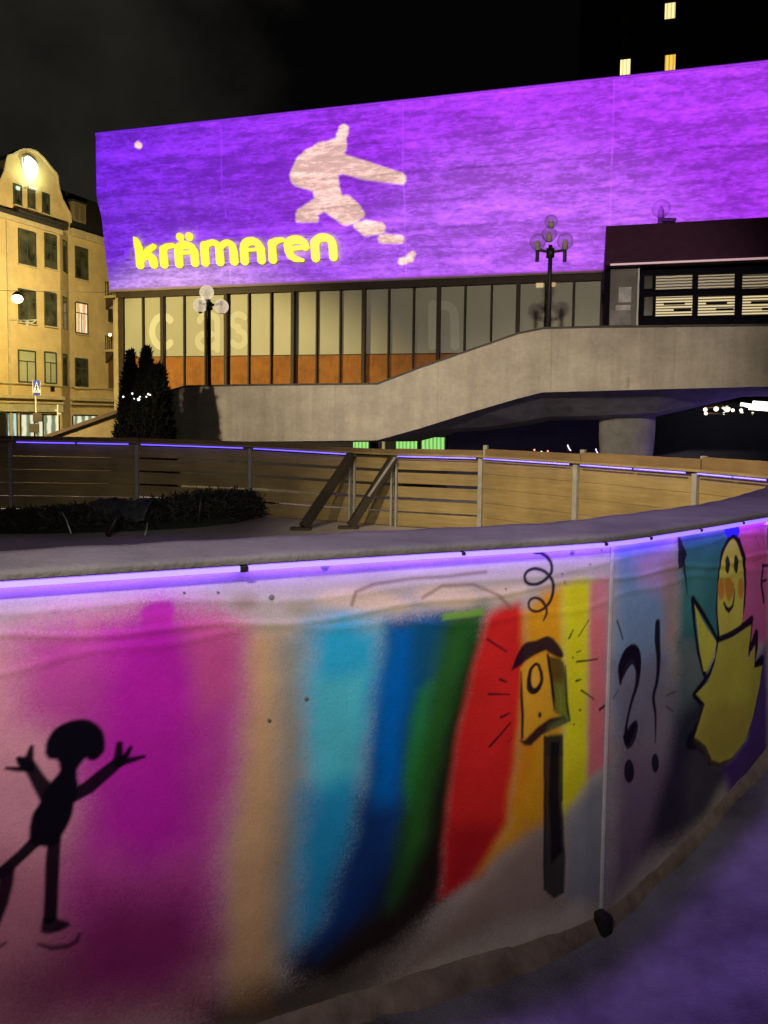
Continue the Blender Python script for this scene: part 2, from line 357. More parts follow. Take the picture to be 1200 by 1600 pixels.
M['film'] = mat('window_film', (.50, .51, .385), .45, .10, .5, (1, 1, .5))
M['film_letter'] = mat('window_film_letter', (.78, .82, .66), .45, .06, .6)
M['film_letter_faint'] = mat('window_film_faint_letter', (.66, .68, .55), .45, .06, .6)
M['stucco'] = mat('yellow_stucco', (.60, .46, .23), .92, .16, 1.3, (1, 1, 1), .25, 30)
M['stucco_trim'] = mat('stucco_trim', (.52, .43, .26), .9, .2, 2, (1, 1, 1), .2, 20)
M['roof'] = mat('dark_roof', (.03, .028, .028), .8, .3, 3)
M['frame_green'] = mat('dark_green_frame', (.045, .06, .04), .6, .2, 6)
M['pane'] = glass_mat('dark_pane', (.045, .045, .03), .12)
M['white'] = mat('white_paint', (.72, .72, .70), .5, .1, 8)
M['globe'] = globe_mat('glowing_globe_plastic', (.85, .76, .60), 1.1, (.9, .88, .84), .62); M['globe_clear'] = globe_mat('clear_globe_plastic', (.55, .45, .55), .22, (.88, .85, .90))  # pale globes are unlit: faint glow put in for the lamplight they catch
M['led'] = emit('violet_led', (.31, .15, 1.0), 1.0, (.5, .5, .5)); M['led_core'] = emit('violet_led_core', (.24, .105, 1.0), 18.0, (.5, .5, .5))
M['led_far'] = emit('violet_led_far', (.10, .06, 1.0), 3.0, (.5, .5, .5))
PROJ_W = 105000
PUR_L, PUR_R, FIGC = (.17, .018, .78), (.39, .040, .90), (1.0, .64, .60)

# ================================================================== GROUND
def ground_z(x, y):
    s = lambda t: (lambda u: u * u * (3 - 2 * u))(min(1, max(0, t)))
    z = (.27 * s((x - .60) / 1.35) - .105 - .03 * s((.5 - x) / 1.6)) * s((4.6 - y) / 1.2)
    if y > 13: z -= 1.8 * s((y - 13) / 13)
    return z
gx = [-260, -160, -90, -60, -45, -34, -26, -20, -15, -11, -8, -6, -4.5] + list(np.arange(-3.5, 4.6, .1)) + [5, 6, 8, 10, 13, 17, 22, 30, 40, 60, 90, 160, 260]
gy = [-120, -60, -30, -14, -8, -5, -3.5, -2.5] + list(np.arange(-1.9, 5.6, .1)) + [6.2, 7, 8, 9, 10, 11, 12, 13, 14, 15, 16, 17, 18, 19, 20, 21, 22, 24, 26, 28, 32, 40, 50, 70, 110, 180, 300]
g = MB(); g.grid([[(x, y, ground_z(x, y) + (.006 * mnoise.noise(Vector((x * 3, y * 3, 0))) if abs(x) < 5 and abs(y) < 6 else 0)) for x in gx] for y in gy])
tag(g.build('ground', M['asphalt'], smooth=True), kind='structure')

# ================================================================== THE PAINTED RINK WALL
PLAN = [(-3.271, .664), (-2.915, .812), (-2.491, .988), (-2.097, 1.151), (-1.792, 1.278), (-1.547, 1.379), (-1.337, 1.467), (-1.154, 1.543), (-1.0, 1.607), (-.879, 1.657), (-.794, 1.692), (-.735, 1.717), (-.678, 1.74), (-.613, 1.767), (-.544, 1.796), (-.478, 1.824), (-.416, 1.85), (-.353, 1.877), (-.274, 1.91), (-.173, 1.951), (-.053, 1.998), (.078, 2.05), (.222, 2.105), (.369, 2.161), (.495, 2.211), (.589, 2.25), (.66, 2.283), (.725, 2.32), (.793, 2.366), (.86, 2.418), (.931, 2.473), (1.005, 2.53), (1.081, 2.589), (1.154, 2.646), (1.22, 2.7), (1.283, 2.752), (1.347, 2.806), (1.415, 2.861), (1.487, 2.919), (1.559, 2.984), (1.631, 3.054), (1.709, 3.137), (1.809, 3.251), (1.94, 3.407), (2.092, 3.596), (2.249, 3.803), (2.404, 4.025), (2.555, 4.26), (2.699, 4.507), (2.834, 4.775), (2.955, 5.036), (3.05, 5.25)]
PLN = np.array(PLAN); SEAM_I = 27
PL = np.concatenate([[0], np.cumsum(np.linalg.norm(np.diff(PLN, axis=0), axis=1))]); PL -= PL[SEAM_I]
def wall_pt(s, out=0.0):
    """plan point at arc length s from the panel seam, moved out towards the street"""
    s = np.asarray(s, float)
    x = np.interp(s, PL, PLN[:, 0]); y = np.interp(s, PL, PLN[:, 1]); e = .05
    tx = np.interp(s + e, PL, PLN[:, 0]) - np.interp(s - e, PL, PLN[:, 0]); ty = np.interp(s + e, PL, PLN[:, 1]) - np.interp(s - e, PL, PLN[:, 1])
    l = np.hypot(tx, ty); return x + out * ty / l, y - out * tx / l
def WP(s, z, out=0.0):
    x, y = wall_pt(s, out); return Vector((float(x), float(y), z))
WTOP = 1.172
s2l = lambda c: tuple(((v / 255) / 12.92 if v / 255 <= .04045 else ((v / 255 + .055) / 1.055) ** 2.4) for v in c)
MURAL = [
("P","-1.904,1.035;-1.649,1.083;-1.452,1.073;-1.172,1.022;-1.163,0.802;-1.188,0.115;-1.255,-0.041;-1.925,0.112",(205,130,160),0.06,0.8),
("P","-1.914,0.573;-1.574,0.466;-1.303,0.319;-1.205,0.207;-1.238,-0.046;-1.925,0.112",(150,85,110),0.08,0.7),
("P","-1.172,0.997;-1.07,0.987;-1.068,0.439;-1.093,-0.075;-1.222,-0.034;-1.196,0.466",(196,160,118),0.025,0.95),
("P","-1.079,0.979;-0.983,0.969;-0.997,0.424;-1.013,0.066;-1.093,0.088;-1.089,0.531",(140,140,125),0.03,0.8),
("P","-1.567,1.063;-1.408,1.085;-1.18,1.015;-1.196,0.941;-1.568,0.999",(215,180,110),0.018,0.6),
("P","-1.696,1.028;-1.608,1.072;-1.393,1.072;-1.245,1.049;-1.165,0.996;-1.171,0.769;-1.218,0.47;-1.255,0.221;-1.383,0.103;-1.563,0.124;-1.617,0.397;-1.558,0.622;-1.584,0.784;-1.679,0.844",(180,58,156),0.045,0.92),
("P","-1.503,1.023;-1.362,1.081;-1.282,0.984;-1.294,0.771;-1.283,0.484;-1.397,0.426;-1.509,0.5;-1.542,0.777",(175,20,168),0.05,0.9),
("P","-1.42,1.07;-1.4,1.086;-1.35,1.088;-1.341,1.071;-1.347,1.023;-1.415,1.022",(185,40,165),0.008,0.9),
("P","-1.316,1.028;-1.237,1.032;-1.178,0.998;-1.188,0.822;-1.286,0.786",(190,80,135),0.03,0.7),
("P","-1.546,0.379;-1.303,0.353;-1.246,0.167;-1.383,0.052;-1.663,0.106;-1.716,0.202",(105,25,75),0.07,0.75),  # maroon foot of the magenta: fading lamplight painted into the colour
("P","-0.78,0.977;-0.604,0.979;-0.47,0.987;-0.526,0.678;-0.581,0.302;-0.6,0.141;-0.729,0.047;-0.921,-0.015;-1.031,0.034;-0.922,0.152;-0.849,0.394;-0.796,0.752",(38,42,40),0.02,1),
("P","-0.992,1.009;-0.893,1.022;-0.78,0.959;-0.77,0.821;-0.823,0.61;-0.849,0.394;-0.904,0.222;-0.959,0.106;-1.017,0.103;-1.022,0.34;-1.008,0.516;-0.999,0.744",(42,168,246),0.042,1),
("P","-0.964,0.845;-0.817,0.845;-0.851,0.578;-0.962,0.543;-0.987,0.601",(90,200,240),0.03,0.7),
("P","-1.016,0.535;-0.869,0.508;-0.885,0.217;-0.958,0.088;-1.017,0.085",(28,132,190),0.04,0.7),
("P","-0.765,0.957;-0.664,0.984;-0.603,0.974;-0.641,0.806;-0.696,0.552;-0.772,0.322;-0.866,0.157;-0.958,0.051;-0.886,0.254;-0.822,0.518;-0.797,0.788",(0,102,190),0.036,1),
("P","-0.703,0.975;-0.583,0.979;-0.6,0.801;-0.676,0.549;-0.717,0.593;-0.7,0.776",(16,80,115),0.025,0.9),
("P","-0.85,0.486;-0.734,0.446;-0.77,0.19;-0.884,0.049;-1.013,0.011;-1.049,0.076;-0.941,0.157",(20,40,95),0.035,0.85),
("P","-0.593,0.976;-0.463,0.992;-0.494,0.846;-0.536,0.68;-0.594,0.44;-0.671,0.225;-0.75,0.147;-0.714,0.405;-0.677,0.587;-0.636,0.768",(40,95,40),0.032,1),
("P","-0.67,0.772;-0.628,0.786;-0.656,0.546;-0.695,0.439;-0.716,0.518",(40,135,50),0.02,0.7),
("P","-0.604,0.989;-0.468,0.996;-0.467,0.977;-0.603,0.97",(120,175,60),0.006,0.8),
("P","-0.509,0.886;-0.474,0.921;-0.532,0.66;-0.577,0.34;-0.596,0.15;-0.689,0.075;-0.883,-0.007;-1.066,-0.028;-0.921,0.059;-0.73,0.143;-0.643,0.353;-0.577,0.628",(38,30,20),0.036,0.95),
("P","-0.588,0.168;-0.845,0.039;-1.102,0.036;-1.304,0.027;-1.304,-0.094;-0.957,-0.154;-0.766,-0.097;-0.648,0.026",(48,36,34),0.06,0.85),  # dark brown foot: overspray, mostly the light falloff painted in
("P","-0.454,0.976;-0.406,1.001;-0.347,1.005;-0.324,0.965;-0.318,0.768;-0.342,0.495;-0.36,0.318;-0.458,0.178;-0.592,0.145;-0.583,0.322;-0.551,0.586;-0.502,0.828",(205,38,36),0.015,1),
("P","-0.571,0.359;-0.378,0.322;-0.473,0.182;-0.588,0.148",(150,20,30),0.03,0.7),
("P","-0.333,0.966;-0.262,1.028;-0.181,1.041;-0.173,0.77;-0.179,0.467;-0.229,0.292;-0.38,0.232;-0.473,0.182;-0.367,0.329;-0.344,0.555;-0.323,0.769",(228,150,30),0.02,1),
("P","-0.312,0.846;-0.257,0.86;-0.252,0.681;-0.33,0.373;-0.357,0.357",(225,120,25),0.02,0.6),
("P","-0.198,1.037;-0.134,1.058;-0.08,1.043;-0.079,0.737;-0.077,0.405;-0.169,0.3;-0.192,0.408;-0.179,0.751",(214,208,34),0.017,1),
("P","-0.085,1.039;-0.009,1.05;0.016,0.436;-0.077,0.416;-0.084,0.738",(214,112,120),0.012,0.95),
("P","-0.064,1.052;-0.009,1.056;-0.006,0.933;-0.065,0.94",(200,140,150),0.02,0.7),
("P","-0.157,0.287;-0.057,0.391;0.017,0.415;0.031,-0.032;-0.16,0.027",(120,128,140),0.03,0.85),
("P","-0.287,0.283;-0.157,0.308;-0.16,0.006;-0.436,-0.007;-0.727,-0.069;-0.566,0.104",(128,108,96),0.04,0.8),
("P","-0.752,1.046;-0.758,1.038;-0.774,1.031;-0.799,1.027;-0.831,1.026;-0.865,1.027;-0.9,1.031;-0.93,1.038;-0.954,1.046;-0.969,1.055;-0.975,1.064;-0.969,1.072;-0.954,1.079;-0.93,1.083;-0.9,1.085;-0.866,1.084;-0.831,1.08;-0.8,1.073;-0.775,1.065;-0.758,1.056",(214,190,160),0.012,0.75),
("P","-0.481,1.035;-0.486,1.025;-0.501,1.018;-0.524,1.012;-0.552,1.01;-0.584,1.011;-0.615,1.015;-0.643,1.022;-0.665,1.031;-0.679,1.04;-0.684,1.05;-0.68,1.06;-0.666,1.067;-0.644,1.072;-0.616,1.075;-0.585,1.074;-0.554,1.071;-0.525,1.064;-0.502,1.055;-0.487,1.045",(214,190,160),0.012,0.75),
("P","-0.704,1.024;-0.707,1.019;-0.718,1.015;-0.736,1.012;-0.757,1.012;-0.781,1.013;-0.804,1.016;-0.825,1.02;-0.842,1.025;-0.853,1.031;-0.856,1.037;-0.853,1.042;-0.842,1.046;-0.826,1.049;-0.805,1.05;-0.781,1.049;-0.757,1.046;-0.736,1.042;-0.719,1.036;-0.708,1.03",(214,190,160),0.012,0.75),
("P","-0.319,1.032;-0.323,1.025;-0.334,1.02;-0.351,1.016;-0.372,1.014;-0.395,1.015;-0.419,1.018;-0.44,1.023;-0.456,1.029;-0.467,1.036;-0.471,1.044;-0.467,1.05;-0.457,1.056;-0.441,1.06;-0.42,1.062;-0.397,1.061;-0.373,1.058;-0.352,1.054;-0.334,1.047;-0.323,1.04",(214,190,160),0.012,0.75),
("L","-0.875,1.039,0.0044;-0.866,1.073,0.0044;-0.81,1.09,0.0044;-0.705,1.097,0.0045;-0.586,1.098,0.0046;-0.462,1.105,0.0047",(110,86,74),0.006,0.7),
("L","-0.665,1.04,0.0045;-0.605,1.072,0.0046;-0.503,1.07,0.0046;-0.417,1.03,0.0047;-0.373,0.988,0.0048",(118,92,78),0.006,0.65),
("L","-1.728,1.127,0.0022;-1.566,1.144,0.0023;-1.3,1.161,0.0024;-1.054,1.164,0.0025",(150,120,130),0.006,0.35),
("L","-1.001,1.118,0.0025;-0.705,1.135,0.0027;-0.377,1.146,0.0028;-0.047,1.151,0.003",(140,112,118),0.006,0.4),
("P","-1.13,1.069;-1.132,1.061;-1.136,1.055;-1.144,1.051;-1.153,1.048;-1.163,1.048;-1.174,1.05;-1.183,1.054;-1.19,1.06;-1.195,1.067;-1.196,1.074;-1.195,1.081;-1.19,1.087;-1.183,1.092;-1.174,1.094;-1.163,1.095;-1.153,1.093;-1.144,1.089;-1.136,1.083;-1.132,1.076",(140,116,100),0.014,0.55),
("P","-0.98,1.035;-0.982,1.032;-0.987,1.029;-0.996,1.027;-1.006,1.026;-1.018,1.026;-1.03,1.028;-1.041,1.031;-1.049,1.034;-1.055,1.038;-1.057,1.042;-1.055,1.045;-1.049,1.048;-1.041,1.05;-1.03,1.051;-1.019,1.051;-1.007,1.049;-0.996,1.046;-0.987,1.043;-0.982,1.039",(140,140,90),0.012,0.5),
("P","0.007,1.174;0.294,1.174;0.384,1.009;0.325,0.68;0.182,0.49;0.033,0.528",(105,140,180),0.04,0.9),
("P","0.022,0.762;0.319,0.771;0.501,0.525;0.446,0.065;0.059,-0.021",(112,106,122),0.06,0.9),
("P","0.111,1.106;0.296,1.13;0.381,1.055;0.308,0.952;0.152,1.017",(190,135,175),0.03,0.6),
("P","0.281,1.066;0.381,1.055;0.4,0.756;0.299,0.775",(160,130,110),0.03,0.7),
("P","0.382,1.156;0.543,1.172;0.79,1.168;0.83,1.003;0.725,0.72;0.577,0.724;0.4,0.756",(38,110,110),0.03,0.95),
("P","0.443,1.048;0.577,1.032;0.568,0.844;0.435,0.865",(70,135,130),0.03,0.6),
("P","0.378,0.783;0.621,0.763;0.653,0.366;0.43,0.308",(52,84,84),0.04,0.8),
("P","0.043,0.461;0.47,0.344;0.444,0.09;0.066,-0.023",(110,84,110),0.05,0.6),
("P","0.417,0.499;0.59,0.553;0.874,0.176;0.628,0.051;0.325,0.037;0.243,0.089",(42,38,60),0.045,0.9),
("P","0.79,1.16;1.065,1.171;1.128,0.644;0.912,0.66;0.808,0.955",(205,80,140),0.02,0.9),
("P","0.887,0.945;1.089,0.972;1.132,0.616;0.912,0.66",(180,95,145),0.03,0.7),
("P","0.843,0.546;1.132,0.616;1.194,0.13;0.831,0.059;0.767,0.207;0.945,0.287",(72,40,120),0.03,0.95),
("L","0.409,1.091,0.0049;0.421,1.027,0.0062;0.446,0.933,0.0019",(34,26,46),0.005,0.98),
("P","0.37,1.166;0.436,1.079;0.407,1.035;0.379,1.035",(34,26,46),0.004,0.95),
("P","0.821,1.131;0.819,1.121;0.81,1.113;0.797,1.108;0.78,1.105;0.761,1.105;0.741,1.108;0.723,1.114;0.709,1.123;0.699,1.132;0.696,1.142;0.698,1.151;0.706,1.159;0.719,1.165;0.736,1.168;0.755,1.167;0.775,1.164;0.793,1.158;0.807,1.15;0.817,1.141",(50,50,235),0.004,1),
("L","0.684,0.741,0.008;0.664,0.852,0.0079;0.668,0.971,0.0092;0.693,1.061,0.0138;0.732,1.097,0.0163;0.77,1.105,0.0164;0.818,1.085,0.0166;0.863,1.022,0.0154;0.887,0.915,0.0107;0.886,0.831,0.0097;0.868,0.75,0.0083",(26,18,40),0.005,0.98),
("P","0.695,0.742;0.688,0.766;0.678,0.801;0.671,0.837;0.668,0.874;0.667,0.914;0.669,0.951;0.674,0.986;0.683,1.02;0.694,1.048;0.706,1.067;0.719,1.08;0.732,1.09;0.745,1.098;0.758,1.103;0.771,1.103;0.784,1.098;0.798,1.089;0.811,1.076;0.826,1.057;0.84,1.035;0.853,1.009;0.863,0.98;0.872,0.947;0.878,0.916;0.881,0.887;0.881,0.859;0.88,0.832;0.881,0.801;0.881,0.771;0.864,0.749;0.812,0.741;0.744,0.741",(196,190,78),0.004,1),
("P","0.753,1.007;0.753,0.996;0.752,0.987;0.748,0.979;0.743,0.975;0.738,0.974;0.732,0.976;0.726,0.982;0.722,0.99;0.718,1.001;0.716,1.012;0.716,1.022;0.718,1.032;0.722,1.039;0.726,1.044;0.732,1.045;0.738,1.042;0.743,1.037;0.748,1.028;0.752,1.018",(26,18,40),0.004,0.95),
("P","0.822,1;0.822,0.989;0.82,0.98;0.817,0.972;0.812,0.968;0.806,0.967;0.801,0.969;0.795,0.975;0.79,0.983;0.787,0.994;0.785,1.005;0.785,1.016;0.787,1.025;0.79,1.033;0.795,1.037;0.8,1.039;0.806,1.036;0.812,1.03;0.817,1.022;0.82,1.012",(26,18,40),0.004,0.95),
("P","0.721,0.92;0.721,0.907;0.718,0.896;0.712,0.888;0.705,0.883;0.696,0.882;0.688,0.885;0.679,0.893;0.672,0.903;0.667,0.915;0.665,0.928;0.665,0.941;0.668,0.952;0.674,0.96;0.681,0.965;0.689,0.966;0.698,0.963;0.707,0.956;0.714,0.946;0.719,0.933",(190,125,55),0.008,0.9),
("P","0.877,0.899;0.877,0.885;0.874,0.874;0.87,0.865;0.864,0.859;0.857,0.858;0.85,0.861;0.843,0.869;0.837,0.879;0.833,0.892;0.83,0.905;0.83,0.918;0.832,0.93;0.837,0.939;0.843,0.944;0.85,0.945;0.857,0.942;0.864,0.935;0.87,0.925;0.874,0.912",(185,125,55),0.008,0.85),
("P","0.715,0.958;0.758,0.956;0.8,0.926;0.792,0.883;0.759,0.861;0.732,0.895",(185,125,45),0.006,0.95),
("L","0.72,0.866,0.0057;0.739,0.843,0.008;0.764,0.829,0.0104;0.793,0.842,0.0071;0.802,0.875,0.0047;0.802,0.906,0.0034",(26,18,40),0.005,0.98),
("L","0.594,0.605,0.0114;0.536,0.703,0.0077;0.497,0.826,0.0076;0.485,0.911,0.0142;0.55,0.856,0.0112;0.619,0.793,0.0091;0.679,0.728,0.0079;0.67,0.663,0.0069;0.627,0.611,0.0102;0.522,0.555,0.0144;0.589,0.503,0.0137;0.567,0.452,0.0101;0.51,0.388,0.0225",(26,18,40),0.005,0.98),
("L","0.679,0.728,0.0126;0.763,0.73,0.0142;0.862,0.74,0.0155;0.952,0.76,0.0183;0.949,0.722,0.0148;0.947,0.607,0.006",(26,18,40),0.005,0.98),
("L","0.962,0.647,0.0159;1.004,0.69,0.0224;1.01,0.631,0.0186;0.984,0.557,0.0135;1.071,0.567,0.0253;1.033,0.546,0.0187",(26,18,40),0.005,0.98),
("L","0.51,0.388,0.0314;0.58,0.362,0.0284;0.637,0.306,0.0208;0.661,0.265,0.0173;0.733,0.236,0.0119;0.833,0.228,0.0097;0.945,0.29,0.006;1.019,0.373,0.005;1.077,0.506,0.0051",(26,18,40),0.008,0.85),
("P","0.498,0.89;0.552,0.83;0.671,0.72;0.649,0.667;0.606,0.626;0.582,0.628;0.549,0.7",(186,184,70),0.004,1),
("P","0.688,0.717;0.792,0.718;0.954,0.739;0.949,0.679;0.929,0.604;0.977,0.63;1,0.647;1.001,0.553;1.081,0.546;1.063,0.465;1.004,0.348;0.932,0.265;0.833,0.228;0.74,0.236;0.675,0.267;0.622,0.337;0.534,0.393;0.568,0.445;0.602,0.5;0.532,0.554;0.616,0.58;0.659,0.631",(176,172,66),0.005,1),
("P","0.617,0.487;0.998,0.415;0.945,0.29;0.833,0.232;0.74,0.241;0.674,0.275;0.628,0.335;0.559,0.388",(164,146,62),0.03,0.55),
("L","1.04,0.968,0.0081;1.036,0.893,0.0097;1.07,0.812,0.0082",(50,30,60),0.005,0.98),
("L","1.041,0.965,0.0065;1.093,0.961,0.0066",(50,30,60),0.005,0.98),
("L","1.048,0.901,0.0059;1.086,0.902,0.0059",(50,30,60),0.005,0.98),
("L","1.071,1.119,0.0042;1.083,1.032,0.0043",(60,40,60),0.005,0.98),
("L","0.948,1.098,0.0014;1.005,1.044,0.0014",(110,50,90),0.004,0.7),
("L","1.015,1.095,0.0014;1.043,1.059,0.0015",(110,50,90),0.004,0.7),
("L","0.943,0.996,0.0014;1.025,1.001,0.0015",(110,50,90),0.004,0.7),
("L","0.067,0.695,0.0043;0.066,0.706,0.0068;0.064,0.722,0.0104;0.063,0.739,0.0142;0.067,0.753,0.0173;0.076,0.766,0.0196;0.09,0.778,0.0217;0.106,0.788,0.0231;0.119,0.792,0.0237;0.13,0.79,0.0231;0.14,0.782,0.0215;0.148,0.771,0.0195;0.154,0.758,0.0177;0.158,0.743,0.0161;0.16,0.724,0.0145;0.16,0.704,0.0129;0.158,0.685,0.0115;0.153,0.668,0.0104;0.145,0.652,0.0094;0.136,0.636,0.0085;0.128,0.62,0.0079;0.121,0.601,0.0075;0.113,0.581,0.0071;0.107,0.562,0.0071;0.103,0.545,0.0079;0.101,0.528,0.0099;0.102,0.512,0.013;0.104,0.499,0.0159;0.109,0.494,0.0176;0.117,0.498,0.0176;0.129,0.51,0.0165;0.14,0.524,0.0151;0.148,0.533,0.0142",(26,18,40),0.005,0.98),
("P","0.06,0.688;0.057,0.705;0.054,0.729;0.053,0.751;0.058,0.77;0.065,0.787;0.075,0.8;0.088,0.809;0.103,0.813;0.118,0.814;0.133,0.811;0.149,0.804;0.161,0.793;0.17,0.776;0.175,0.756;0.177,0.736;0.175,0.715;0.169,0.694;0.163,0.684;0.158,0.691;0.152,0.709;0.145,0.724;0.138,0.734;0.13,0.743;0.121,0.747;0.112,0.744;0.101,0.736;0.09,0.726;0.079,0.713;0.068,0.699",(26,18,40),0.003,0.95),
("P","0.083,0.514;0.088,0.517;0.096,0.521;0.104,0.526;0.113,0.533;0.122,0.541;0.132,0.546;0.143,0.55;0.155,0.551;0.163,0.548;0.168,0.538;0.17,0.524;0.168,0.51;0.163,0.496;0.154,0.481;0.144,0.471;0.132,0.464;0.119,0.461;0.107,0.464;0.097,0.478;0.089,0.499",(26,18,40),0.003,0.9),
("P","0.154,0.374;0.153,0.362;0.15,0.351;0.144,0.344;0.136,0.341;0.127,0.341;0.118,0.346;0.11,0.354;0.103,0.365;0.098,0.378;0.096,0.391;0.097,0.404;0.1,0.414;0.106,0.421;0.114,0.425;0.123,0.425;0.132,0.42;0.14,0.412;0.147,0.401;0.152,0.388",(26,18,40),0.004,0.95),
("L","0.263,0.862,0.0145;0.263,0.853,0.015;0.264,0.841,0.0157;0.265,0.826,0.0163;0.266,0.81,0.0164;0.269,0.793,0.0156;0.273,0.774,0.0143;0.277,0.754,0.013;0.279,0.734,0.0119;0.279,0.715,0.0112;0.279,0.696,0.0107;0.278,0.677,0.0104;0.275,0.66,0.0101;0.271,0.646,0.0098;0.265,0.634,0.0096;0.26,0.623,0.0094;0.257,0.608,0.0091;0.259,0.591,0.0086;0.264,0.571,0.0079;0.27,0.551,0.0072;0.273,0.53,0.0064;0.275,0.507,0.0055;0.276,0.482,0.0044;0.277,0.46,0.0034;0.277,0.444,0.0028",(26,18,40),0.005,0.98),
("P","0.303,0.361;0.303,0.351;0.3,0.342;0.295,0.336;0.289,0.333;0.282,0.333;0.275,0.337;0.268,0.344;0.263,0.353;0.259,0.363;0.257,0.374;0.257,0.385;0.26,0.393;0.265,0.4;0.271,0.403;0.278,0.403;0.285,0.399;0.292,0.392;0.297,0.383;0.301,0.372",(26,18,40),0.004,0.95),
("L","0.036,0.907,0.003;0.068,0.843,0.003",(50,44,60),0.004,0.7),
("L","0.337,0.595,0.0033;0.395,0.596,0.0033",(50,44,60),0.004,0.7),
("L","0.339,0.557,0.0033;0.383,0.53,0.0033",(50,44,60),0.004,0.7),
("L","0.031,0.654,0.003;0.054,0.672,0.003",(50,44,60),0.004,0.7),
("L","-0.298,1.148,0.0037;-0.294,1.148,0.0039;-0.288,1.147,0.0043;-0.281,1.147,0.0046;-0.274,1.145,0.0049;-0.269,1.142,0.0051;-0.263,1.139,0.0052;-0.257,1.135,0.0053;-0.252,1.131,0.0053;-0.248,1.126,0.0054;-0.243,1.121,0.0054;-0.239,1.115,0.0054;-0.237,1.109,0.0054;-0.235,1.104,0.0054;-0.235,1.099,0.0054;-0.235,1.093,0.0054;-0.236,1.089,0.0054;-0.238,1.084,0.0054;-0.241,1.08,0.0054;-0.244,1.076,0.0054;-0.248,1.073,0.0054;-0.253,1.069,0.0054;-0.259,1.064,0.0053;-0.265,1.061,0.0053;-0.272,1.058,0.0053;-0.279,1.056,0.0053;-0.286,1.054,0.0053;-0.294,1.054,0.0053;-0.3,1.054,0.0053;-0.307,1.055,0.0053;-0.313,1.056,0.0053;-0.318,1.059,0.0053;-0.322,1.061,0.0053;-0.326,1.065,0.0052;-0.328,1.069,0.0051;-0.33,1.074,0.005;-0.331,1.078,0.0049;-0.33,1.083,0.0048;-0.328,1.087,0.0048;-0.325,1.091,0.0048;-0.321,1.094,0.0049;-0.316,1.097,0.005;-0.31,1.099,0.0051;-0.304,1.1,0.0052;-0.297,1.101,0.0053;-0.29,1.1,0.0053;-0.282,1.098,0.0053;-0.275,1.096,0.0053;-0.268,1.093,0.0053;-0.262,1.09,0.0053;-0.257,1.087,0.0053;-0.253,1.083,0.0053;-0.248,1.079,0.0054;-0.244,1.075,0.0054;-0.24,1.07,0.0054;-0.236,1.065,0.0054;-0.233,1.059,0.0054;-0.231,1.052,0.0054;-0.229,1.045,0.0054;-0.228,1.037,0.0054;-0.228,1.029,0.0054;-0.229,1.022,0.0054;-0.231,1.014,0.0054;-0.233,1.007,0.0054;-0.236,1.001,0.0054;-0.239,0.995,0.0053;-0.242,0.991,0.0052;-0.246,0.987,0.0051;-0.25,0.983,0.005;-0.255,0.979,0.0048;-0.261,0.976,0.0047;-0.268,0.973,0.0046;-0.274,0.971,0.0045;-0.28,0.97,0.0045;-0.287,0.97,0.0045;-0.293,0.971,0.0045;-0.298,0.973,0.0045;-0.303,0.975,0.0044;-0.307,0.978,0.0043;-0.311,0.982,0.0042;-0.313,0.986,0.0041;-0.314,0.991,0.004;-0.314,0.996,0.004;-0.313,1.001,0.004;-0.311,1.005,0.0041;-0.308,1.008,0.0042;-0.303,1.011,0.0043;-0.297,1.012,0.0044;-0.292,1.013,0.0045;-0.287,1.012,0.0046;-0.281,1.01,0.0047;-0.275,1.007,0.0049;-0.27,1.004,0.0049;-0.265,0.999,0.005;-0.26,0.993,0.005;-0.256,0.987,0.005;-0.253,0.981,0.005;-0.251,0.976,0.0048;-0.25,0.971,0.0046;-0.25,0.965,0.0044;-0.25,0.96,0.0041;-0.252,0.955,0.0038;-0.254,0.949,0.0035;-0.257,0.944,0.0031;-0.259,0.94,0.0029",(30,20,44),0.003,0.97),
("P","-0.339,0.802;-0.313,0.822;-0.251,0.845;-0.234,0.773;-0.213,0.646;-0.321,0.582;-0.331,0.591",(232,158,40),0.005,0.95),
("P","-0.243,0.829;-0.195,0.815;-0.182,0.801;-0.173,0.765;-0.156,0.616;-0.21,0.646;-0.225,0.708",(40,48,30),0.006,0.85),
("P","-0.213,0.736;-0.183,0.732;-0.169,0.627;-0.208,0.646",(130,150,50),0.02,0.75),
("P","-0.371,0.8;-0.369,0.807;-0.365,0.818;-0.361,0.829;-0.355,0.841;-0.347,0.854;-0.34,0.865;-0.334,0.872;-0.327,0.877;-0.319,0.881;-0.309,0.882;-0.298,0.882;-0.286,0.882;-0.273,0.885;-0.259,0.889;-0.247,0.891;-0.238,0.889;-0.231,0.886;-0.222,0.88;-0.212,0.869;-0.2,0.856;-0.191,0.844;-0.186,0.835;-0.183,0.828;-0.183,0.822;-0.184,0.818;-0.188,0.815;-0.195,0.815;-0.208,0.821;-0.223,0.829;-0.236,0.837;-0.242,0.841;-0.246,0.845;-0.251,0.847;-0.259,0.846;-0.269,0.844;-0.28,0.841;-0.291,0.838;-0.302,0.833;-0.313,0.828;-0.323,0.823;-0.332,0.816;-0.341,0.811;-0.352,0.806;-0.364,0.802",(26,18,40),0.005,0.96),
("L","-0.336,0.791,0.002;-0.333,0.722,0.0049;-0.328,0.658,0.0053;-0.326,0.586,0.0045",(26,18,40),0.004,0.98),
("L","-0.242,0.833,0.0041;-0.231,0.773,0.0046;-0.22,0.707,0.005;-0.214,0.655,0.0021",(26,18,40),0.004,0.98),
("L","-0.175,0.789,0.0017;-0.171,0.722,0.0021;-0.165,0.657,0.003;-0.157,0.617,0.003",(26,18,40),0.004,0.98),
("P","-0.337,0.58;-0.316,0.577;-0.273,0.613;-0.23,0.632;-0.179,0.633;-0.155,0.612;-0.209,0.599;-0.258,0.585;-0.296,0.557;-0.32,0.562",(26,18,40),0.006,0.95),
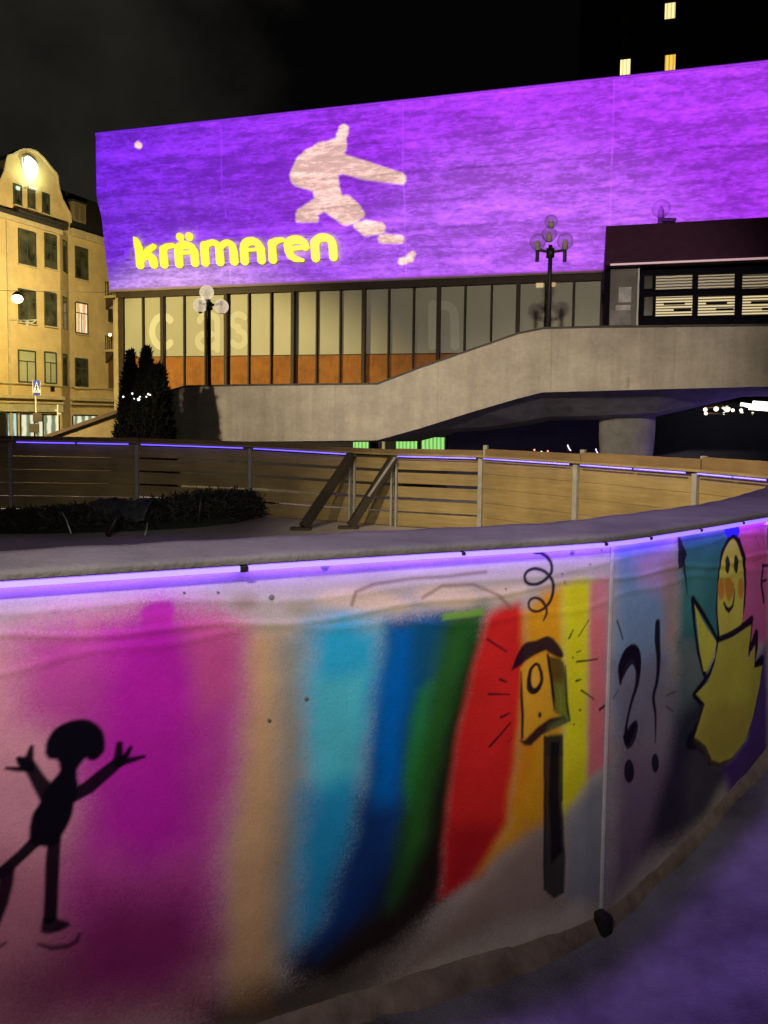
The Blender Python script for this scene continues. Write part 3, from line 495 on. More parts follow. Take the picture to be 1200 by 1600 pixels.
("P","-0.229,0.61;-0.184,0.623;-0.163,0.615;-0.199,0.604;-0.238,0.59",(110,130,70),0.012,0.7),
("L","-0.274,0.803,0.005;-0.272,0.798,0.0051;-0.269,0.792,0.0054;-0.266,0.784,0.0056;-0.264,0.776,0.0058;-0.263,0.769,0.0059;-0.262,0.761,0.0059;-0.263,0.754,0.0059;-0.265,0.747,0.0062;-0.269,0.741,0.0068;-0.273,0.734,0.0076;-0.279,0.729,0.0084;-0.284,0.726,0.0091;-0.289,0.726,0.0096;-0.295,0.727,0.0101;-0.3,0.731,0.0103;-0.303,0.735,0.0103;-0.306,0.741,0.0098;-0.307,0.749,0.009;-0.308,0.757,0.0081;-0.308,0.765,0.0074;-0.307,0.773,0.0069;-0.306,0.78,0.0064;-0.305,0.788,0.0061;-0.303,0.794,0.0058;-0.299,0.799,0.0055;-0.295,0.803,0.0052;-0.29,0.807,0.0051;-0.286,0.809,0.0049;-0.283,0.809,0.0049;-0.279,0.807,0.0049;-0.276,0.804,0.0049;-0.274,0.803,0.005",(26,18,40),0.003,0.98),
("P","-0.275,0.769;-0.275,0.762;-0.276,0.756;-0.278,0.751;-0.281,0.748;-0.285,0.747;-0.288,0.749;-0.291,0.753;-0.293,0.758;-0.295,0.765;-0.296,0.772;-0.296,0.779;-0.294,0.785;-0.292,0.79;-0.289,0.793;-0.286,0.794;-0.283,0.792;-0.279,0.789;-0.277,0.783;-0.275,0.777",(228,160,60),0.004,0.9),
("P","-0.26,0.648;-0.26,0.645;-0.261,0.643;-0.262,0.641;-0.264,0.64;-0.266,0.64;-0.268,0.64;-0.27,0.642;-0.271,0.644;-0.272,0.647;-0.273,0.65;-0.272,0.653;-0.271,0.655;-0.27,0.657;-0.268,0.658;-0.266,0.658;-0.264,0.658;-0.263,0.656;-0.261,0.654;-0.26,0.651",(26,18,40),0.004,0.95),
("P","-0.248,0.575;-0.228,0.584;-0.185,0.578;-0.18,0.559;-0.178,0.507;-0.246,0.519",(90,96,40),0.008,0.8),
("P","-0.247,0.579;-0.185,0.574;-0.174,0.384;-0.155,0.173;-0.156,0.058;-0.195,0.049;-0.234,0.087",(46,42,44),0.006,0.92),
("P","-0.225,0.56;-0.192,0.555;-0.187,0.407;-0.166,0.196;-0.208,0.164;-0.225,0.393",(18,14,24),0.008,0.85),
("L","-0.247,0.579,0.0029;-0.237,0.335,0.003;-0.232,0.087,0.002",(26,18,40),0.005,0.98),
("L","-0.183,0.569,0.003;-0.174,0.363,0.003",(26,18,40),0.005,0.98),
("L","-0.454,0.903,0.0034;-0.387,0.857,0.0021",(32,20,36),0.003,0.92),
("L","-0.408,0.777,0.0044;-0.386,0.767,0.0027",(32,20,36),0.003,0.92),
("L","-0.446,0.736,0.0036;-0.374,0.727,0.0022",(32,20,36),0.003,0.92),
("L","-0.403,0.66,0.0041;-0.374,0.669,0.0024",(32,20,36),0.003,0.92),
("L","-0.437,0.576,0.004;-0.37,0.639,0.0025",(32,20,36),0.003,0.92),
("L","-0.374,0.581,0.0016;-0.363,0.591,0.001",(32,20,36),0.003,0.92),
("L","-0.164,0.875,0.0034;-0.15,0.9,0.002",(32,20,36),0.003,0.92),
("L","-0.128,0.876,0.0021;-0.089,0.924,0.0013",(32,20,36),0.003,0.92),
("L","-0.133,0.827,0.0021;-0.117,0.829,0.0013",(32,20,36),0.003,0.92),
("L","-0.132,0.797,0.0038;-0.047,0.794,0.0023",(32,20,36),0.003,0.92),
("L","-0.132,0.736,0.0042;-0.115,0.738,0.0026",(32,20,36),0.003,0.92),
("L","-0.111,0.702,0.0034;-0.06,0.666,0.0021",(32,20,36),0.003,0.92),
("L","-0.117,0.641,0.0034;-0.112,0.639,0.002",(32,20,36),0.003,0.92),
("L","-0.032,0.628,0.0056;0.002,0.641,0.0034",(32,20,36),0.003,0.92),
("L","0.037,0.904,0.0022;0.069,0.839,0.0013",(32,20,36),0.003,0.92),
("P","-0.159,1.142;-0.159,1.141;-0.16,1.14;-0.161,1.14;-0.162,1.139;-0.163,1.139;-0.164,1.139;-0.165,1.14;-0.166,1.141;-0.166,1.142;-0.167,1.143;-0.166,1.144;-0.166,1.145;-0.165,1.145;-0.164,1.146;-0.163,1.146;-0.162,1.146;-0.161,1.145;-0.16,1.144;-0.16,1.143",(70,56,60),0.002,0.8),
("P","-0.194,1.078;-0.194,1.077;-0.195,1.076;-0.196,1.075;-0.197,1.075;-0.198,1.075;-0.199,1.075;-0.2,1.076;-0.201,1.077;-0.201,1.078;-0.201,1.079;-0.201,1.08;-0.201,1.081;-0.2,1.081;-0.199,1.082;-0.198,1.082;-0.197,1.081;-0.196,1.081;-0.195,1.08;-0.194,1.079",(70,56,60),0.002,0.8),
("P","-0.043,1.141;-0.043,1.14;-0.043,1.139;-0.044,1.139;-0.045,1.138;-0.047,1.138;-0.048,1.139;-0.049,1.139;-0.05,1.14;-0.051,1.141;-0.051,1.142;-0.051,1.143;-0.05,1.144;-0.049,1.145;-0.048,1.145;-0.047,1.145;-0.046,1.145;-0.045,1.144;-0.044,1.144;-0.043,1.142",(70,56,60),0.002,0.8),
("P","-0.089,1.1;-0.089,1.099;-0.09,1.098;-0.091,1.097;-0.092,1.097;-0.093,1.097;-0.094,1.097;-0.095,1.098;-0.096,1.099;-0.097,1.1;-0.097,1.101;-0.097,1.102;-0.096,1.103;-0.095,1.103;-0.094,1.104;-0.093,1.104;-0.092,1.103;-0.091,1.103;-0.09,1.102;-0.089,1.101",(70,56,60),0.002,0.8),
("P","-0.391,1.047;-0.391,1.046;-0.391,1.046;-0.392,1.045;-0.393,1.045;-0.394,1.044;-0.395,1.045;-0.396,1.045;-0.397,1.046;-0.397,1.047;-0.397,1.048;-0.397,1.049;-0.397,1.05;-0.396,1.05;-0.395,1.051;-0.394,1.051;-0.393,1.051;-0.392,1.05;-0.391,1.049;-0.391,1.049",(70,56,60),0.002,0.8),
("P","-0.145,0.812;-0.145,0.811;-0.145,0.81;-0.146,0.81;-0.147,0.809;-0.148,0.809;-0.149,0.81;-0.15,0.81;-0.151,0.811;-0.152,0.812;-0.152,0.813;-0.152,0.814;-0.151,0.815;-0.15,0.816;-0.149,0.816;-0.148,0.816;-0.147,0.816;-0.146,0.815;-0.145,0.815;-0.145,0.813",(70,56,60),0.002,0.8),
("P","-0.134,0.599;-0.134,0.598;-0.135,0.597;-0.136,0.596;-0.137,0.596;-0.138,0.596;-0.139,0.596;-0.14,0.597;-0.141,0.598;-0.141,0.599;-0.142,0.6;-0.141,0.601;-0.141,0.602;-0.14,0.603;-0.139,0.603;-0.138,0.603;-0.137,0.603;-0.136,0.602;-0.135,0.601;-0.134,0.6",(70,56,60),0.002,0.8),
("L","-0.189,1.056,0.0019;-0.186,1.045,0.0019",(60,50,40),0.003,0.7),
("L","-0.181,1.158,0.0019;-0.176,1.156,0.0019",(60,50,40),0.003,0.7),
("L","-0.162,1.163,0.0019;-0.161,1.159,0.0019",(60,50,40),0.003,0.7),
("P","-1.638,0.75;-1.637,0.758;-1.636,0.769;-1.633,0.78;-1.628,0.79;-1.622,0.8;-1.615,0.808;-1.606,0.814;-1.597,0.818;-1.587,0.821;-1.579,0.823;-1.57,0.823;-1.563,0.823;-1.555,0.822;-1.548,0.82;-1.541,0.817;-1.534,0.812;-1.526,0.805;-1.52,0.797;-1.515,0.789;-1.512,0.781;-1.509,0.772;-1.508,0.762;-1.507,0.752;-1.507,0.744;-1.508,0.738;-1.51,0.733;-1.514,0.729;-1.518,0.724;-1.523,0.72;-1.528,0.718;-1.533,0.717;-1.538,0.718;-1.542,0.72;-1.545,0.722;-1.547,0.725;-1.549,0.725;-1.553,0.723;-1.557,0.718;-1.56,0.713;-1.563,0.709;-1.566,0.704;-1.568,0.699;-1.568,0.694;-1.568,0.689;-1.568,0.683;-1.567,0.677;-1.566,0.67;-1.565,0.663;-1.566,0.655;-1.567,0.647;-1.568,0.64;-1.57,0.632;-1.573,0.625;-1.576,0.617;-1.578,0.608;-1.58,0.597;-1.583,0.587;-1.586,0.578;-1.59,0.57;-1.594,0.562;-1.598,0.554;-1.602,0.548;-1.606,0.541;-1.611,0.533;-1.615,0.525;-1.622,0.521;-1.634,0.521;-1.649,0.525;-1.66,0.529;-1.667,0.532;-1.671,0.537;-1.674,0.543;-1.675,0.554;-1.674,0.566;-1.673,0.578;-1.671,0.589;-1.669,0.599;-1.666,0.608;-1.662,0.616;-1.656,0.624;-1.652,0.632;-1.649,0.64;-1.647,0.647;-1.645,0.654;-1.641,0.661;-1.636,0.668;-1.631,0.675;-1.624,0.683;-1.616,0.691;-1.61,0.698;-1.607,0.704;-1.607,0.709;-1.608,0.714;-1.608,0.719;-1.61,0.725;-1.613,0.73;-1.618,0.732;-1.624,0.733;-1.63,0.735;-1.634,0.74;-1.636,0.746",(12,6,24),0.006,1),
("L","-1.634,0.652,0.0212;-1.655,0.691,0.0164;-1.671,0.725,0.014;-1.684,0.738,0.0116",(12,6,24),0.006,0.98),
("L","-1.671,0.721,0.0103;-1.695,0.721,0.0065;-1.718,0.727,0.0041",(12,6,24),0.005,0.98),
("L","-1.681,0.73,0.0116;-1.693,0.746,0.0065",(12,6,24),0.005,0.98),
("L","-1.674,0.733,0.0116;-1.669,0.755,0.0079;-1.666,0.77,0.005",(12,6,24),0.005,0.98),
("L","-1.575,0.637,0.0167;-1.543,0.651,0.0177;-1.507,0.68,0.0169;-1.477,0.703,0.0146",(12,6,24),0.005,0.98),
("L","-1.477,0.703,0.0121;-1.475,0.747,0.0082",(12,6,24),0.005,0.98),
("L","-1.47,0.706,0.0098;-1.459,0.716,0.0082;-1.449,0.734,0.0053",(12,6,24),0.005,0.98),
("L","-1.47,0.702,0.0108;-1.444,0.703,0.0073;-1.418,0.706,0.0043",(12,6,24),0.005,0.98),
("L","-1.622,0.532,0.0156;-1.629,0.439,0.0156;-1.635,0.346,0.0157",(12,6,24),0.005,0.98),
("P","-1.656,0.315;-1.656,0.325;-1.654,0.338;-1.651,0.348;-1.643,0.349;-1.633,0.347;-1.625,0.345;-1.62,0.342;-1.618,0.339;-1.614,0.336;-1.608,0.333;-1.601,0.329;-1.595,0.325;-1.592,0.321;-1.592,0.316;-1.593,0.313;-1.599,0.31;-1.607,0.308;-1.615,0.306;-1.623,0.306;-1.631,0.306;-1.639,0.307;-1.646,0.309;-1.652,0.313",(12,6,24),0.006,0.95),
("L","-1.662,0.289,0.0029;-1.633,0.269,0.0061;-1.598,0.263,0.0068;-1.578,0.27,0.0058;-1.572,0.287,0.0039",(60,20,50),0.006,0.85),
("L","-1.665,0.538,0.0141;-1.694,0.513,0.0131;-1.725,0.489,0.014;-1.737,0.48,0.0149",(12,6,24),0.005,0.98),
("L","-1.725,0.481,0.0162;-1.729,0.451,0.0162;-1.737,0.407,0.014;-1.761,0.339,0.0115",(28,8,30),0.006,0.98),
("L","-1.74,0.306,0.0047;-1.73,0.311,0.0032",(50,20,50),0.006,0.8),
]
PAINT_GAIN = 1.35
def paint(S, Z):
    """spray paint on the plaster, with some fading light painted in at the foot: colours laid in wall coordinates (metres along the wall, height)"""
    out = np.empty(S.shape + (3,)); out[:] = (.60, .545, .48)
    # wobble so that the edges are not ruler-clean
    rng = np.random.RandomState(3)
    wob = sum(np.sin(S * fx + Z * fz + ph) * a for fx, fz, ph, a in [(31, 17, .3, .0016), (-23, 41, 1.1, .0014), (67, -59, 2.0, .0008), (7, 9, .6, .004)])
    wob2 = sum(np.sin(S * fx + Z * fz + ph) * a for fx, fz, ph, a in [(19, -37, .9, .0016), (43, 29, 2.1, .0012), (11, 5, 1.6, .004)])
    grain = rng.normal(0, .55, S.shape)
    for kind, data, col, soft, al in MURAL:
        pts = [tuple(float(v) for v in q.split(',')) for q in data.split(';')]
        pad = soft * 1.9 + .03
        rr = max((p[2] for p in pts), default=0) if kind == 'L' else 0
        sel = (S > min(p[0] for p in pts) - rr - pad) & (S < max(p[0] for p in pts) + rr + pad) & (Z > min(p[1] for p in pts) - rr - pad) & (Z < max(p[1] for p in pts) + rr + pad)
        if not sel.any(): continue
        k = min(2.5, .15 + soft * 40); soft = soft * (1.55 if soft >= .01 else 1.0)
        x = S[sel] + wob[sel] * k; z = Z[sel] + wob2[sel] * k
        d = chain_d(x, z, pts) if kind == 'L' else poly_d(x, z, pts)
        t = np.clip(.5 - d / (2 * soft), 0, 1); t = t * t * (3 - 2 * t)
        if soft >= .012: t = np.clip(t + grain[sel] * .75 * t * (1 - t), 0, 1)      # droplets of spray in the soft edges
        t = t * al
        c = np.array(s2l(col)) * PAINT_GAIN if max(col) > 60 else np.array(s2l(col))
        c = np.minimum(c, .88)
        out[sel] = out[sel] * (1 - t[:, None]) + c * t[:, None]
    return out
def wall_paint_material():
    m, nt, p = nt_mat('painted_plaster'); N = nt.nodes.new; Lk = nt.links.new
    at = N('ShaderNodeVertexColor'); at.layer_name = 'paint'
    tc = N('ShaderNodeTexCoord')
    n = N('ShaderNodeTexNoise'); n.inputs['Scale'].default_value = 5; n.inputs['Detail'].default_value = 8; n.inputs['Roughness'].default_value = .65; Lk(tc.outputs['Object'], n.inputs['Vector'])
    sp = N('ShaderNodeTexNoise'); sp.inputs['Scale'].default_value = 240; sp.inputs['Detail'].default_value = 2; Lk(tc.outputs['Object'], sp.inputs['Vector'])
    rp = N('ShaderNodeMapRange'); rp.inputs[1].default_value = .3; rp.inputs[2].default_value = .7; rp.inputs[3].default_value = .82; rp.inputs[4].default_value = 1.06; Lk(n.outputs['Fac'], rp.inputs[0])
    r2 = N('ShaderNodeMapRange'); r2.inputs[1].default_value = .3; r2.inputs[2].default_value = .7; r2.inputs[3].default_value = .90; r2.inputs[4].default_value = 1.08; Lk(sp.outputs['Fac'], r2.inputs[0])
    mu = N('ShaderNodeMath'); mu.operation = 'MULTIPLY'; Lk(rp.outputs[0], mu.inputs[0]); Lk(r2.outputs[0], mu.inputs[1])
    vm = N('ShaderNodeVectorMath'); vm.operation = 'SCALE'; Lk(at.outputs['Color'], vm.inputs[0]); Lk(mu.outputs[0], vm.inputs['Scale'])
    Lk(vm.outputs[0], p.inputs['Base Color']); p.inputs['Roughness'].default_value = .7; p.inputs['Specular IOR Level'].default_value = .08
    b = N('ShaderNodeBump'); b.inputs['Strength'].default_value = .22; b.inputs['Distance'].default_value = .004
    n3 = N('ShaderNodeTexNoise'); n3.inputs['Scale'].default_value = 70; n3.inputs['Detail'].default_value = 6; Lk(tc.outputs['Object'], n3.inputs['Vector'])
    Lk(n3.outputs['Fac'], b.inputs['Height']); Lk(b.outputs[0], p.inputs['Normal']); return m
M['paint'] = wall_paint_material()
def wall_panel(s_list, name, parent, label):
    zs = np.linspace(-.24, WTOP, 450)
    S, Z = np.meshgrid(np.array(s_list), zs, indexing='ij')
    x, y = wall_pt(S.ravel()); x = x.reshape(S.shape); y = y.reshape(S.shape)
    # trowelled plaster ridges near the top: real relief
    e = .05
    rid = np.zeros(S.shape)
    for a, zc, wv, ph, amp in [(.012, 1.09, 2.3, .4, .0016), (.010, 1.03, 3.1, 1.7, .0022), (.012, .975, 4.2, .2, .0016), (.016, 1.135, 1.7, 2.2, .001)]:
        zc2 = zc + .02 * np.sin(S * wv + ph) + .008 * np.sin(S * wv * 3.7 + 2 * ph); rid += amp * np.exp(-((Z - zc2) / a) ** 2)
    rid *= np.clip((S + 2.6) / .5, 0, 1)
    tx = np.interp(S + e, PL, PLN[:, 0]) - np.interp(S - e, PL, PLN[:, 0]); ty = np.interp(S + e, PL, PLN[:, 1]) - np.interp(S - e, PL, PLN[:, 1]); l = np.hypot(tx, ty)
    x = x + rid * ty / l; y = y - rid * tx / l
    ns, nz = S.shape
    V = np.stack([x, y, Z], -1).reshape(-1, 3)
    i = (np.arange(ns - 1)[:, None] * nz + np.arange(nz - 1)[None, :]).ravel()
    Fq = np.stack([i, i + nz, i + nz + 1, i + 1], -1)
    C = paint(S, Z).reshape(-1, 3)
    # coarse closed back (thickness of the wall)
    back = []; TH = .25
    bs = np.linspace(s_list[0], s_list[-1], 40); xb, yb = wall_pt(bs, -TH); xf, yf = wall_pt(bs, -.0005)
    nv = len(V); extra = []
    for k in range(len(bs)):
        extra += [(xf[k], yf[k], WTOP), (xb[k], yb[k], WTOP), (xb[k], yb[k], -.24), (xf[k], yf[k], -.24)]
    ef = []
    for k in range(len(bs) - 1):
        a = nv + 4 * k; b = a + 4
        ef += [(a, b, b + 1, a + 1), (a + 1, b + 1, b + 2, a + 2)]
    ef += [(nv, nv + 1, nv + 2, nv + 3), (nv + 4 * (len(bs) - 1) + 3, nv + 4 * (len(bs) - 1) + 2, nv + 4 * (len(bs) - 1) + 1, nv + 4 * (len(bs) - 1))]
    V = np.vstack([V, np.array(extra)])
    me = bpy.data.meshes.new(name)
    nf = len(Fq) + len(ef)
    me.vertices.add(len(V)); me.vertices.foreach_set('co', V.ravel())
    loops = np.concatenate([Fq.ravel(), np.array(ef).ravel()]); me.loops.add(len(loops)); me.loops.foreach_set('vertex_index', loops.astype(np.int32))
    me.polygons.add(nf); me.polygons.foreach_set('loop_start', (np.arange(nf) * 4).astype(np.int32))
    me.update(calc_edges=True); me.validate()
    ca = me.color_attributes.new('paint', 'FLOAT_COLOR', 'POINT')
    cc = np.ones((len(V), 4)); cc[:len(C), :3] = C; cc[len(C):, :3] = (.4, .37, .33)
    ca.data.foreach_set('color', cc.ravel().astype(np.float32))
    me.polygons.foreach_set('use_smooth', [True] * len(Fq) + [False] * len(ef))
    me.materials.append(M['paint'])
    o = bpy.data.objects.new(name, me); COL.objects.link(o); world_parent(o, parent); o['label'] = label; return o
wall = empty('painted_rink_wall', WP(0, 0), 'white plastered rink wall sprayed with a rainbow mural, black skater and yellow chick', 'wall')
SL = np.concatenate([np.arange(-4.25, -2.1, .02), np.arange(-2.1, -.0061, .0034)])
SR = np.concatenate([np.arange(.006, 1.45, .0034), np.arange(1.45, 3.75, .03)])
wall_panel(SL, 'wall_panel', wall, 'wall panel with rainbow bands, black skater and birdhouse')
wall_panel(SR, 'wall_panel', wall, 'wall panel with question mark and yellow chick')
j = MB(); j.box((-.0068, -.03, -.16), (.0068, .004, WTOP - .004), lambda a, b, c: WP(a, c, b)); j.build('joint_strip', mat('aluminium_strip', (.72, .70, .66), .45, .15, 20, metal=.2), wall, bevel=.0015)
# capping board
cp = MB(); rows = []
for s in np.concatenate([np.arange(-4.3, -2, .1), np.arange(-2, 1.6, .03), np.arange(1.6, 3.76, .08)]):
    w = .004 * math.sin(s * 3.1) + .003 * math.sin(s * 9.7)
    prof = [(.036, 1.1765), (.038, 1.187), (.034, 1.1945), (.0, 1.197), (-.08, 1.1965), (-.2, 1.196), (-.262 + w, 1.194), (-.268 + w, 1.185), (-.268 + w, 1.1735), (-.1, 1.1735), (.034, 1.1735), (.036, 1.1765)]
    rows.append([WP(s, z + .0015 * math.sin(s * 23) * (o_ < .01), o_) for o_, z in prof])
cp.grid(rows); cp.build('capping_board', M['cap'], wall, smooth=True)
# LED profile below the capping, broken by dark clips
def inv_wall(px, py):
    d = ray(px, py); best = None
    for i in range(len(PLN) - 1):
        a = PLN[i]; ex, ey = PLN[i + 1] - a; det = -d.x * ey + ex * d.y
        if abs(det) < 1e-12: continue
        t = (-a[0] * ey + ex * a[1]) / det; k = (d.x * a[1] - d.y * a[0]) / det
        if t > 0 and 0 <= k <= 1 and (best is None or t < best[0]): best = (t, PL[i] + k * (PL[i + 1] - PL[i]), EYE + t * d.z)
    return best[1], best[2]
BIG = inv_wall(377, 870)[0]
breaks = [-3.6, -2.9, -2.15, BIG] + [inv_wall(*q)[0] for q in ((716, 848), (935, 833), (1003, 826), (1082, 813), (1148, 803))] + [1.5, 1.9, 2.6, 3.3]
for a, b in zip([-4.2] + breaks, breaks + [3.7]):
    ss = np.linspace(a + (.010 if a < BIG + .01 else .0012), b - (.010 if b < BIG + .01 else .0012), max(3, int((b - a) / .06)))
    l = MB(); rows = [[WP(s, z, o_) for o_, z in ((.024, 1.171), (.034, 1.171), (.0345, 1.158), (.032, 1.1565), (.024, 1.1565), (.024, 1.171))] for s in ss]
    l.grid(rows); l.m = [1 if q in (3, 4) else 0 for _ in range(len(ss) - 1) for q in range(5)]
    l.add(rows[0][:5], [tuple(range(5))], 0); l.add(rows[-1][:5], [tuple(range(5))], 0)
    l.build('led_strip', [M['led'], M['led_core']], wall)
for s in breaks:
    k = MB(); w_ = .010 if s < BIG + .01 else .0055; k.box((s - w_, .02, 1.156 if s < BIG + .01 else 1.163), (s + w_, .0385, 1.1725), lambda a, b, c: WP(a, c, b)); k.build('clip', M['black'], wall, bevel=.002)
for s in (.985, 1.075):
    k = MB(); k.tube([WP(s + .012, 1.165, .01), WP(s + .014, 1.150, .024), WP(s + .006, 1.142, .03), WP(s - .008, 1.142, .03), WP(s - .014, 1.148, .028)], .003, 6)
    k.build('hook', M['white'], wall, smooth=True)
for px, py, r_ in [(424, 933, .0075), (508, 885, .011), (478, 1091, .006), (420, 1125, .005), (349, 892, .004), (287, 925, .003), (340, 925, .003), (894, 863, .007)]:
    s, z = inv_wall(px, py); b = MB()
    b.tube([WP(s, z, -.004), WP(s, z, .003)], r_, 12); b.tube([WP(s, z, .0028), WP(s, z, .0042)], [r_ * .62, r_ * .5], 10)
    b.build('anchor_bolt', mat('bolt_zinc', (.34, .32, .30), .5, .3, 60, metal=.4), wall)

# kerb: rough mortar and frozen grit along the wall foot
kb = MB(); rows = []
for s in np.concatenate([np.arange(-4.2, -2, .1), np.arange(-2, 1.6, .012), np.arange(1.6, 3.7, .08)]):
    wid = .026 + .036 * max(0, min(1, (-s) / .5)); wid *= 1 + .3 * mnoise.noise(Vector((s * 5, .3, 0))) + .25 * mnoise.noise(Vector((s * 21, 1, 0)))
    hgt = .030 + .006 * mnoise.noise(Vector((s * 7, 2, 0)))
    if s < -.35: hgt += .004
    row = []
    for o_, f in [(-.02, 1.3), (.004, 1.25), (wid * .25, 1.05), (wid * .55, .8), (wid * .85, .5), (wid * 1.15, .1), (wid * 1.5, -.6)]:
        x, y = wall_pt(s, o_); z0 = ground_z(float(x), float(y))
        row.append(Vector((float(x), float(y), z0 + hgt * f + (.005 * mnoise.noise(Vector((s * 14, o_ * 60, 3))) + .003 * mnoise.noise(Vector((s * 50, o_ * 90, 5)))) * (f > 0))))
    rows.append(row)
kb.grid(rows); tag(kb.build('kerb', M['kerb'], smooth=True), kind='structure')
x_, y_ = wall_pt(-.02, .02); gz = ground_z(float(x_), float(y_))
dg = MB(); dg.box((-.034, -.0, gz - .02), (.004, .050, gz + .062), lambda a, b, c: WP(a, c, b)); dg.thing('drain_block', M['black'], 'small black drain block at the wall foot below the panel seam', 'drain block', bevel=.006)

# ================================================================== RINK FLOOR AND FAR FENCE
FE = [(-10.5, 10.3, 1.15), (-5.46, 10.78, 1.15), (-3.6, 10.75, 1.14), (-1.88, 10.34, 1.12), (-.42, 9.77, 1.08), (.13, 9.52, 1.075), (1.2, 9.14, 1.08), (2.12, 8.14, 1.08), (2.96, 7.0, 1.08), (3.31, 6.25, 1.08), (3.30, 5.50, 1.08)]
ICE = .14
xb, yb = wall_pt(np.linspace(-4.25, 3.7, 40), -.24)
fl = MB(); lowr = [Vector((float(a), float(b), ICE)) for a, b in zip(xb, yb)]
upr = [Vector((FE[0][0], FE[0][1], ICE))]
fe_pts = np.array([(p[0], p[1]) for p in FE]); fl_s = np.concatenate([[0], np.cumsum(np.linalg.norm(np.diff(fe_pts, axis=0), axis=1))])
upr = [Vector((float(np.interp(t, fl_s, fe_pts[:, 0])), float(np.interp(t, fl_s, fe_pts[:, 1])), ICE)) for t in np.linspace(0, fl_s[-1], 40)]
fl.grid([[a.lerp(b, t) for t in np.linspace(0, 1, 24)] for a, b in zip(lowr, upr)]); tag(fl.build('rink_floor', M['ice'], smooth=True), kind='structure')

fence = empty('plank_fence', (FE[5][0], FE[5][1], 0), 'plank fence with galvanised posts and violet light strip along the far rink edge', 'fence')
for i in range(len(FE) - 1):
    a = Vector(FE[i]); b = Vector(FE[i + 1]); t = Vector((b.x - a.x, b.y - a.y, 0)); ln = t.length; t.normalize(); n = Vector((-t.y, t.x, 0))   # n points away from the rink
    def fr(u, v, w, a=a, b=b, t=t, n=n, ln=ln):
        zt = a.z + (b.z - a.z) * u / ln; return Vector((a.x, a.y, 0)) + t * u + n * v + Vector((0, 0, ICE + (zt - ICE) * w))
    right = i >= 5
    pl = MB(); k = 5; gap = .0025 if i >= 6 else (.042 if i >= 3 else .030)
    z = .0
    for q in range(k):
        h = .96 / k
        tw = random.uniform(-.004, .004); g0 = (gap if q not in (0,) else .004) if i > 1 else .004
        pl.box((.012, .03 + tw, q * h + g0 / 2), (ln - .012, .052 + tw, (q + 1) * h - g0 / 2), fr)
    pl.build('plank_panel', M['plank'], fence, bevel=.003)
    ex = .030 if not right else .045 + .02 * (i - 5)
    tp = MB(); tp.box((.0, -.03, .985), (ln, .045, 1.012), fr); tp.build('top_rail', M['plank'], fence, bevel=.004)
    op = MB(); op.box((.0, .075, .80), (ln, .098, 1.03 + ex), fr); op.build('outer_plank', wood_mat('brown_plank', (.26, .17, .09), (.14, .09, .045), (1.2, 1.2, 12)) if i == 0 else bpy.data.materials['brown_plank'], fence, bevel=.003)
    segs = [(.06, .52), (.54, .94)] if i in (1, 7, 8) else ([(.05, .95)] if i != 4 else [])
    for u0, u1 in segs:
        ld = MB(); ld.tube([fr(ln * (u0 + (u1 - u0) * q / 4), -.036, .972) for q in range(5)], .007, 8); ld.build('led_strip', M['led_far'], fence, smooth=True)
for i, (x, y, zt) in enumerate(FE[1:-1]):
    t = Vector((FE[i + 2][0] - FE[i][0], FE[i + 2][1] - FE[i][1], 0)).normalized(); n = Vector((-t.y, t.x, 0))
    offs = (-.03, .035) if i in (3, 4) else (0,)
    for du in offs:
        ps = MB(); w = .042 if i < 5 else .055
        if len(offs) == 2: w = .026
        fr = lambda u, v, z, x=x, y=y, t=t, n=n, du=du: Vector((x, y, 0)) + t * (u + du) + n * v + Vector((0, 0, z))
        ps.box((-w / 2, -.025, ICE - .02), (w / 2, .024, zt - .03), fr)
        if i >= 5: ps.box((-w / 2, .10, .4), (w / 2, .15, zt + .135), fr)
        ps.build('post', M['post'], fence, bevel=.004)
for (tx, ty, bx, by) in [(550, 716, 474, 824), (615, 716, 548, 822)]:
    k = 4 if tx == 550 else 5
    top = Vector((FE[k][0], FE[k][1] - .05, FE[k][2] - .03)); bot = at_z(bx, by, ICE + .03)
    br = MB(); br.bar(top, bot, .10, .10); br.build('brace', M['beam'], fence, bevel=.006)
    ft = MB(); ft.box((bot.x - .16, bot.y - .07, ICE), (bot.x + .10, bot.y + .07, ICE + .03)); ft.build('brace_foot', M['beam'], fence, bevel=.004)
top = Vector((FE[5][0], FE[5][1] - .08, 1.04)); br = MB(); br.bar(top, at_z(575, 775, .55), .05, .03); br.build('brace', M['post'], fence)

# heap of cut spruce branches on the rink floor, a grey tarpaulin and bare sticks in it
def leaf_cloud(mb, centre_fn, count, size, droop=.2, mi_n=1, wr=(.14, .26)):
    for _ in range(count):
        c, out = centre_fn(); d = Vector((random.gauss(0, 1), random.gauss(0, 1), random.gauss(0, 1))) * .55 + out; d.normalize()
        sd = d.cross(Vector((random.gauss(0, 1), random.gauss(0, 1), random.gauss(0, 1)))).normalized(); L = size * random.uniform(.6, 1.5); w = L * random.uniform(*wr)
        mb.add([c - sd * w * .4, c + d * L * .5 - sd * w, c + d * L + Vector((0, 0, -droop * L)), c + d * L * .5 + sd * w, c + sd * w * .4], [(0, 1, 2, 3, 4)], random.randrange(mi_n))
NEEDLE = [mat('spruce_needles', (.018, .026, .018), .7, .4, 8), mat('brown_needles', (.035, .028, .026), .8, .4, 8)]
hl = [at_z(x, y, ICE) for x, y in ((-60, 838), (60, 838), (140, 836), (230, 832), (300, 828), (370, 820), (392, 812))]
hr = [.16, .22, .25, .30, .40, .34, .14]
hp = MB()
